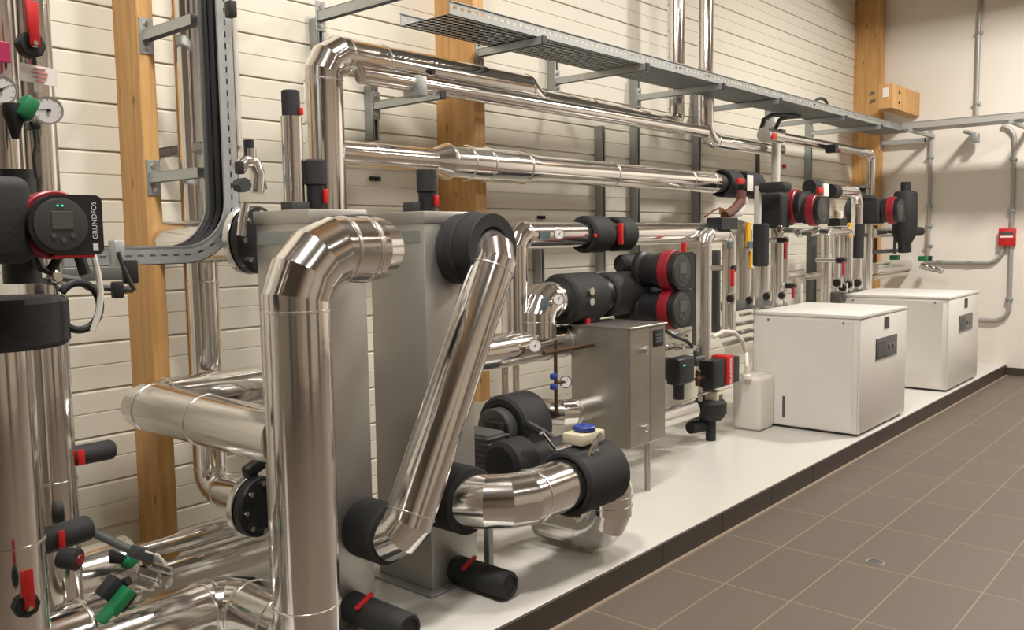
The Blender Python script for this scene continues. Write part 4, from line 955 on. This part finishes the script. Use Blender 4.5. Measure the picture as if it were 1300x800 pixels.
riser(882, 322, 440, 7, 'dark slim riser between the twin pump and the tall hoop', Y=3.25, mt='mgrey')
# wall pumps of the stations
c = at(1008, 262, Y=3.0); pump('circulation_pump', 'black circulation pump with red ring above the nearer heat pump, left of a pair', c, size(20, c)/.085, text=False, volute=False, flanged=False)
c = at(1033, 267, Y=2.85); pump('circulation_pump', 'black circulation pump with red ring above the nearer heat pump, right of a pair', c, size(18.5, c)/.085, text=False, volute=False, flanged=False)
c = at(1133, 267, Y=2.95); pump('circulation_pump', 'black circulation pump with red ring beside the black vessel at the far end', c, size(16, c)/.085, text=False)
for px, py, w, h, lab, Y in ((984, 238, 22, 13, 'black box on top of the nearer wall pump', 2.95), (982, 268, 26, 44, 'black insulated pump housing left of the nearer wall pump', 3.1), (1107, 268, 24, 32, 'black insulated pump housing left of the far pump', 3.15), (1098, 252, 12, 8, 'small black cap left of the far pump', 3.1)):
    c = at(px, py, Y=Y); solo(MB().obox(c, size(w, c)*1.2, .22, size(h, c), None, .03, 3), 'pump_insulation', 'foam', lab, 'insulation', 'black insulated pump housings')
# second valve station pieces near the pair of pumps
t = thing('shutoff_valve', 'small black valve with red lever above the pair of wall pumps', 'valve', at(1045, 242, Y=3.1), 'small valves with red levers')
c = at(1041, 242, Y=3.0); MB().obox(c, .10, .03, .05, None, .006).build('lever', 'red', t)
c = at(1048, 242, Y=3.0); MB().obox(c, .12, .02, .12, None, .006).build('tag', 'paper', t)
c = at(1035, 238, Y=3.12); MB().cyl(c-V(.14,0,0), c+V(.1,0,0), size(18, c)/2, n=24).build('insulation_half', 'foam', t)
c = at(1058, 243, Y=3.12); MB().cyl(c-V(.1,0,0), c+V(.06,0,0), size(18, c)/2, n=24).build('insulation_half', 'foam', t)
zE = at(1075, 243, Y=3.12).z
pipe('clad_pipe', 'bright silver elbow turning down left of the far pump', [(Xat(1060, 3.12, zE), 3.12, zE), (Xat(1089, 3.12, zE), 3.12, zE), (Xat(1089, 3.12, zE), 3.12, Zat(300, Xat(1089, 3.12, zE), 3.12))], size(14, V(9, 3.12, zE))/2, .14, 3, group='horizontal silver pipes at the pump stations', n=24)
hrun(985, 1043, 293, 7, 'short pale pipe under the pair of wall pumps', Y=3.0)
for k, (px, py) in enumerate(((992, 291), (1015, 296), (1037, 293))):
    c = at(px, py, Y=2.95); t = thing('thermostat_valve', 'silver valve under the pair of wall pumps, %s from the separator' % ('first', 'second', 'third')[k], 'valve', c, 'silver valves under the wall pumps'); u = size(1, c)
    MB().cyl(c-V(6*u,0,0), c+V(6*u,0,0), 5*u, n=16, ch=.006).build('body', 'chrome', t)
    MB().cyl(c+V(0,0,0), c+V(0,-.10,-.01), 3*u, n=14).build('stem', 'mgrey', t)
hrun(997, 1018, 349, 11, 'silver pipe along the wall seen just above the nearer heat pump', Y=3.3)
riser(1016, 360, 384, 6, 'short pale riser standing behind the nearer heat pump', mt='offwhite')
# vertical white pipe and top run
zT = at(1050, 185, Y=3.3).z; ra = size(12, at(1050, 185, Y=3.3))/2
xt0, xt1 = Xat(985, 3.3, zT), Xat(1106, 3.3, zT)
pipe('clad_pipe', 'silver pipe under the far end of the tray turning down by the far timber column', [(xt0-.02, 3.3, zT), (xt1, 3.3, zT), (xt1, 3.3, Zat(250, xt1, 3.3))], ra, ra*1.6, 4, group='horizontal silver pipes at the pump stations', n=24, bands=[((Xat(1095, 3.3, zT), 3.3, zT), (1,0,0))])
plate(1056, 189, 9, 10, 'blk', 'small black clamp on the silver pipe under the far end of the tray', 'pipe_clamp', 'pipe clamp', Y=3.22, d=.1)
plate(1066, 192, 5, 4, 'dred', 'small dark red tag beside the black clamp under the far end of the tray', 'red_tag', 'tag', Y=3.25)
r_ = riser(985, 172, 236, 11, 'pale vertical pipe dropping to the nearer wall pumps', Y=3.25, mt='offwhite')
c = at(982, 173, Y=3.15); vr = thing('shutoff_valve', 'red-handled valve on top of the pale vertical pipe', 'valve', c, 'small valves with red levers'); MB().obox(c, .10, .03, .05, None, .006).build('lever', 'red', vr)
c = at(991, 169, Y=3.18); MB().obox(c, .09, .06, .06, None, .008).build('end', 'blk', vr); c = at(976, 172, Y=3.2); MB().cyl(c-V(.1,0,0), c+V(.2,0,0), .06, n=18).build('body', 'chrome', vr)
plate(996, 211, 5, 5, 'mag', 'round pink sticker right of the pale vertical pipe', 'sticker', 'label', Y=3.79)
solo(MB().tube([at(*p, Y=3.3) for p in ((966, 165), (970, 152), (980, 146), (995, 146), (1010, 147))], .020, 8).tube([at(*p, Y=3.3) for p in ((984, 164), (990, 152), (1000, 149), (1015, 148))], .018, 8), 'hanging_cable', 'dgrey', 'dark cables looping from the tray to the red-handled valve', 'cable')
solo(MB().tube([at(1042+8*math.cos(a), 133-8*math.sin(a), Y=3.2) for a in [PI*i/12 for i in range(13)]], .014, 8), 'cable_hoop', 'dgrey', 'small hoop of dark cable above the far part of the tray', 'cable')
solo(MB().cyl(at(962, 195, Y=3.795), at(962, 232, Y=3.795), .02, n=10), 'sensor_tube', 'mgrey', 'thin dark rod on the siding above the red-levered valve', 'sensor tube')
# descending ceiling pipes
c = at(858, 40, Y=YU)
zB = at(930, 172, Y=3.2).z; c = at(896, 60, Y=3.2); rD2 = size(21, c)/2
pipe('clad_pipe', 'silver pipe coming down from the ceiling behind the tray and turning along the wall', [(Xat(896, 3.62, 3.2), 3.62, ZC), (Xat(896, 3.62, 3.2), 3.62, zB+.04), (Xat(990, 3.62, zB), 3.62, zB+.04)], rD2, rD2*2.2, 5, group='pipes from the ceiling', n=28)
c = at(915, 150, Y=3.3); pipe('clad_pipe', 'silver pipe elbow close under the tray right of the descending pipes', [(c.x-.12, 3.36, TZ-.003), (c.x-.12, 3.36, zB-.03), (Xat(978, 3.36, zB), 3.36, zB-.03)], rD2*.9, rD2*2.4, 4, group='pipes from the ceiling', n=28)
# farther station
hoop(1047, 1076, 288, 384, 384, 11, 'silver hoop pipe at the farther station', 3.15)
for px, py0, py1, w, lab in ((1061, 300, 384, 8, 'silver riser inside the silver hoop at the farther station'), (1068, 292, 384, 7, 'thin silver riser right inside the hoop at the farther station'), (1088, 322, 384, 9, 'silver riser below the farther black separator'), (1101, 284, 384, 10, 'silver riser left of the far pipe rack')):
    riser(px, py0, py1, w, lab, Y=3.2)
s = at(1090, 306, Y=3.1); solo(MB().cyl((s.x, 3.1, Zat(328, s.x, 3.1)), (s.x, 3.1, Zat(284, s.x, 3.1)), size(13, s)/2, n=24, ch=.01), 'separator', 'foam', 'black insulated vertical separator beside the yellow tag, farther station', 'separator', 'black insulated separators')
plate(1079, 292, 6, 18, 'yellow', 'upright yellow tag at the farther station', 'yellow_tag', 'tag', Y=3.13, group='yellow tags')
# black vessel and rack at the far end
c = at(1149, 275, Y=2.95); u = size(1, c); vs = thing('insulated_vessel', 'tall black insulated vessel at the far end of the pipework', 'vessel', (c.x, 2.95, Zat(318, c.x, 2.95)))
zt_, zb2_ = Zat(243, c.x, 2.95), Zat(308, c.x, 2.95)
MB().lathe((c.x, 2.95, zb2_), (0,0,1), [(0, 9*u), (12*u, 15*u), (zt_-zb2_-3*u, 14*u), (zt_-zb2_, 12*u)], 32).build('body', 'foam', vs)
MB().cyl((c.x, 2.95, zt_-.02), (c.x, 2.95, Zat(231, c.x, 2.95)), 6*u, n=20, ch=.006).build('neck', 'foam', vs)
MB().cyl((c.x+.02, 2.95, Zat(320, c.x, 2.95)), (c.x, 2.95, zb2_+.02), 8*u, n=20).build('foot', 'blk', vs)
c2_ = at(1160, 294, Y=2.95); MB().cyl(c2_, c2_+V(.18,-.02,0), 6*u, n=18, ch=.01).build('side_port', 'foam', vs)
hrun(1108, 1166, 341, 15, 'fat silver pipe of the far pipe rack near the end wall', Y=3.2)
hrun(1108, 1138, 296, 12, 'short silver pipe below the far pump', Y=3.15)
hrun(1108, 1145, 320, 5, 'thin dark pipe in the far pipe rack', Y=3.15, mt='mgrey')
hrun(1112, 1165, 352, 6, 'lowest silver pipe of the far pipe rack', Y=3.2)
riser(1167, 308, 366, 5, 'thin pale post at the end of the far pipe rack', Y=3.1, mt='offwhite')
riser(1111, 286, 350, 6, 'brown copper riser in the far pipe rack', Y=3.25, mt='copper')
riser(1136, 294, 322, 4, 'thin grey riser left of the black vessel', Y=3.1, mt='mgrey')
riser(1155, 338, 368, 9, 'short silver riser under the far pipe rack', Y=3.2)
plate(1143, 291, 8, 14, 'chrome', 'curved silver fitting left of the black vessel', 'pipe_fitting', 'pipe fitting', Y=3.05, d=.1)
for px, py, lab in ((1136, 327, 'green valve handle under the far black vessel'), (1172, 328, 'green valve handle at the end of the far pipe rack')):
    plate(px, py, 10, 6, 'green', lab, 'lever_valve', 'valve', Y=3.12 if px < 1150 else 2.93, d=.08)
plate(1180, 328, 5, 6, 'blk', 'black knob beside the end green handle near the white wall', 'knob_valve', 'valve', Y=2.90, d=.05)
for k, (px, py) in enumerate(((1174, 339), (1183, 341), (1192, 343))):
    c = at(px, py, X=10.4); solo(MB().obox(c, .06, .10, .06, Matrix.Rotation(.4, 3, 'X'), .01), 'wall_fitting', 'chrome', 'small silver fitting by the end wall, %s from the black vessel' % ('first', 'second', 'third')[k], 'pipe fitting', 'silver fittings by the end wall')
# lower pumps beside the cabinet
c = at(864, 470, Y=2.95); u = size(1, c)
lp = thing('circulation_pump', 'black pump with small green light right of the grey cabinet', 'pump', c, 'circulation pumps')
MB().obox(c, 36*u*1.15, .10, 34*u, None, .02, 3).build('control_head', 'blk', lp)
MB().obox(c+V(-8*u,-.053,8*u), 5*u, .004, 1.5*u).build('status_light', 'led', lp)
MB().lathe(c+V(0,.05,0), (0,1,0), [(0, 15*u), (.15, 15*u), (.2, 19*u), (.34, 19*u)], 28).build('motor', 'dgrey', lp)
MB().cyl(c+V(2*u,.02,-38*u), c+V(2*u,.02,-12*u), 7*u, n=18).build('neck', 'blk', lp)
c = at(905, 474, Y=2.95); u = size(1, c)
lp = thing('circulation_pump', 'black pump with upright red band beside the white canister', 'pump', c, 'circulation pumps')
MB().obox(c, 36*u, .12, 36*u, None, .012, 2).build('motor', 'blk', lp)
MB().obox(c+V(42*u,.0,0), 26*u, .11, 34*u, None, .01, 2).build('control_head', 'blk', lp)
bd = MB().obox(c+V(24*u,-.005,2*u), 18*u, .135, 38*u, None, .012, 2).build('red_band', 'red', lp)
text_part('GRUNDFOS', 7.0*u, Matrix.Translation(V(24*u,-.073,-1*u)) @ Matrix.Rotation(PI/2, 4, 'X') @ Matrix.Rotation(PI/2, 4, 'Z'), bd)
MB().obox(c+V(4*u,.0,-30*u), 18*u, .10, 14*u, None, .008).build('nameplate_block', 'cream', lp)
MB().obox(c+V(4*u,-.052,-30*u), 8*u, .004, 7*u).build('nameplate', 'mgrey', lp)
MB().lathe(c+V(3*u,.03,-60*u), (0,0,1), [(0, 15*u), (8*u, 21*u), (22*u, 21*u), (26*u, 17*u)], 28).build('volute', 'foam', lp)
MB().cyl(V(c.x+2*u, c.y+.02, ZP), c+V(2*u,.02,-58*u), 6.5*u, n=18).build('foot', 'foam', lp)
for dz, rr_ in ((-50*u, 9*u), (-68*u, 8*u)): MB().cyl(c+V(-26*u,.1,dz), c+V(0,.06,dz), rr_, n=18).build('branch', 'foam', lp)
MB().cyl(c+V(22*u,.1,-48*u), c+V(22*u,.1,-15*u), 8*u, n=16).build('rear_elbow', 'dgrey', lp)
zH = at(862, 525, Y=2.95).z
hq = pipe('clad_pipe', 'low silver pipe right of the grey cabinet leading to the red-banded pump', [(4.5, 2.95, zH), (Xat(878, 2.95, zH), 2.95, zH)], size(25, V(5.1, 2.95, zH))/2, mt='cladl', group='mid-height clad pipes')
for px, py, w, lab in ((884, 455, 8, 'small dark valve between the two low pumps'), (886, 480, 7, 'small brown fitting between the two low pumps'), (889, 500, 6, 'small chrome fitting between the two low pumps')):
    c = at(px, py, Y=2.98); solo(MB().cyl(c-V(0,0,size(10, c)), c+V(0,0,size(10, c)), size(w, c)/2, n=12, ch=.004).cyl(c+V(-.06,-.02,0), c+V(.06,-.02,0), size(w, c)/2.5, n=10), 'pipe_fitting', 'mgrey' if py == 455 else ('copper' if py == 480 else 'chrome'), lab, 'pipe fitting')
for k, (px, py) in enumerate(((858, 424), (866, 440), (852, 440))):
    c = at(px, py, Y=3.1); solo(MB().cyl(c-V(.08,0,0), c+V(.08,0,0), size(9, c)/2, n=14, ch=.005).cyl(c, c-V(0,.1,0), size(6, c)/2, n=12), 'pipe_union', 'chrome', 'silver union under the twin pump, %s of three above the green-lit pump' % ('topmost', 'rightmost', 'leftmost')[k], 'pipe union')
solo(MB().tube([at(*p, Y=3.02) for p in ((845, 420), (858, 428), (872, 433), (884, 445), (886, 462))], .012, 8), 'cable', 'dgrey', 'dark cable running from the grey cabinet to the low pumps', 'cable')

# ------------------------------------------------------------------ end wall conduits and alarm box
def conduit(pts, label, r=.022, clips=()):
    path, _ = bend_path([Vector(p) for p in pts], .16, 5) if len(pts) > 2 else ([Vector(p) for p in pts], 0)
    o = MB().tube(path, r, 12).build('conduit', 'conduit', None, pts[0]); tag(o, label, 'conduit', 'grey conduits on the end wall')
    for c in clips: MB().obox(c, .05, .07, .03, None, .005).build('clip', 'galvd', o)
    return o
xc = XW-.03
def w_(px, py): return at(px, py, X=xc)
a = w_(1242, 60); zt2 = TZ+.06
conduit([(xc, a.y, ZC), (xc, a.y, w_(1239, 152).z)], 'grey conduit rising from the tray to the ceiling on the end wall', .022, [w_(1243, 42), w_(1240, 132)])
a = w_(1180, 250); conduit([(xc, a.y, w_(1182, 165).z), (xc, a.y, w_(1179, 332).z)], 'grey conduit dropping from the tray behind the far heat pump', .020, [w_(1181, 200), w_(1179, 262), w_(1179, 287), w_(1179, 312)])
a = w_(1286, 240); conduit([(xc, w_(1272, 160).y, w_(1272, 160).z), (xc, a.y, w_(1286, 160).z), (xc, a.y, w_(1282, 292).z)], 'grey conduit from the tray down to the red alarm box', .022, [w_(1287, 202), w_(1284, 268)])
a = w_(1273, 318); b = w_(1190, 333); conduit([(xc, a.y, w_(1275, 310).z), (xc, a.y, b.z), (xc, b.y+.1, b.z)], 'grey conduit from the red alarm box to the pipe rack', .020, [w_(1232, 333), w_(1193, 332)])
a = w_(1283, 340); b = w_(1245, 406); conduit([(xc, a.y, w_(1283, 310).z), (xc, a.y, b.z), (xc, b.y+.2, b.z)], 'grey conduit from the red alarm box down behind the far heat pump', .022, [w_(1281, 380)])
c = w_(1279, 301); al = thing('alarm_box', 'small red alarm box on the white end wall', 'alarm box', c)
hh, ww = size(22, c)/2, size(15, c)*.62
MB().box(xc-.05, XW, c.y-ww, c.y+ww, c.z-hh, c.z+hh, .008, 2).build('case', 'red', al)
MB().box(xc-.053, xc-.048, c.y-ww*.8, c.y+ww*.75, c.z+hh*.25, c.z+hh*.62, .002, 1).build('window', 'screen', al)
MB().box(xc-.053, xc-.049, c.y-ww*.8, c.y+ww*.8, c.z-.006, c.z+.012).build('label_strip', 'paper', al)
c = w_(1236, 162); bx = thing('junction_box', 'small grey bracket and box under the tray on the end wall', 'junction box', c)
MB().box(10.40, XW, c.y-.03, c.y+.03, TZ-.03, TZ+.0, .004).build('bracket', 'conduit', bx)
q = at(1238, 175, X=10.6); MB().obox(q, .12, .07, .10, None, .008).build('box', 'galvd', bx)
# ------------------------------------------------------------------ light, exposure
wd = bpy.data.worlds.new('world'); SC.world = wd; wd.use_nodes = True
wd.node_tree.nodes['Background'].inputs[0].default_value = (1, .9, .78, 1); wd.node_tree.nodes['Background'].inputs[1].default_value = .05
SC.view_settings.view_transform = 'Standard'; SC.view_settings.look = 'None'; SC.view_settings.gamma = 1; SC.view_settings.use_curve_mapping = False
SC.view_settings.exposure = 0.0
for o in bpy.data.objects:
    if '_o' in o: del o['_o']
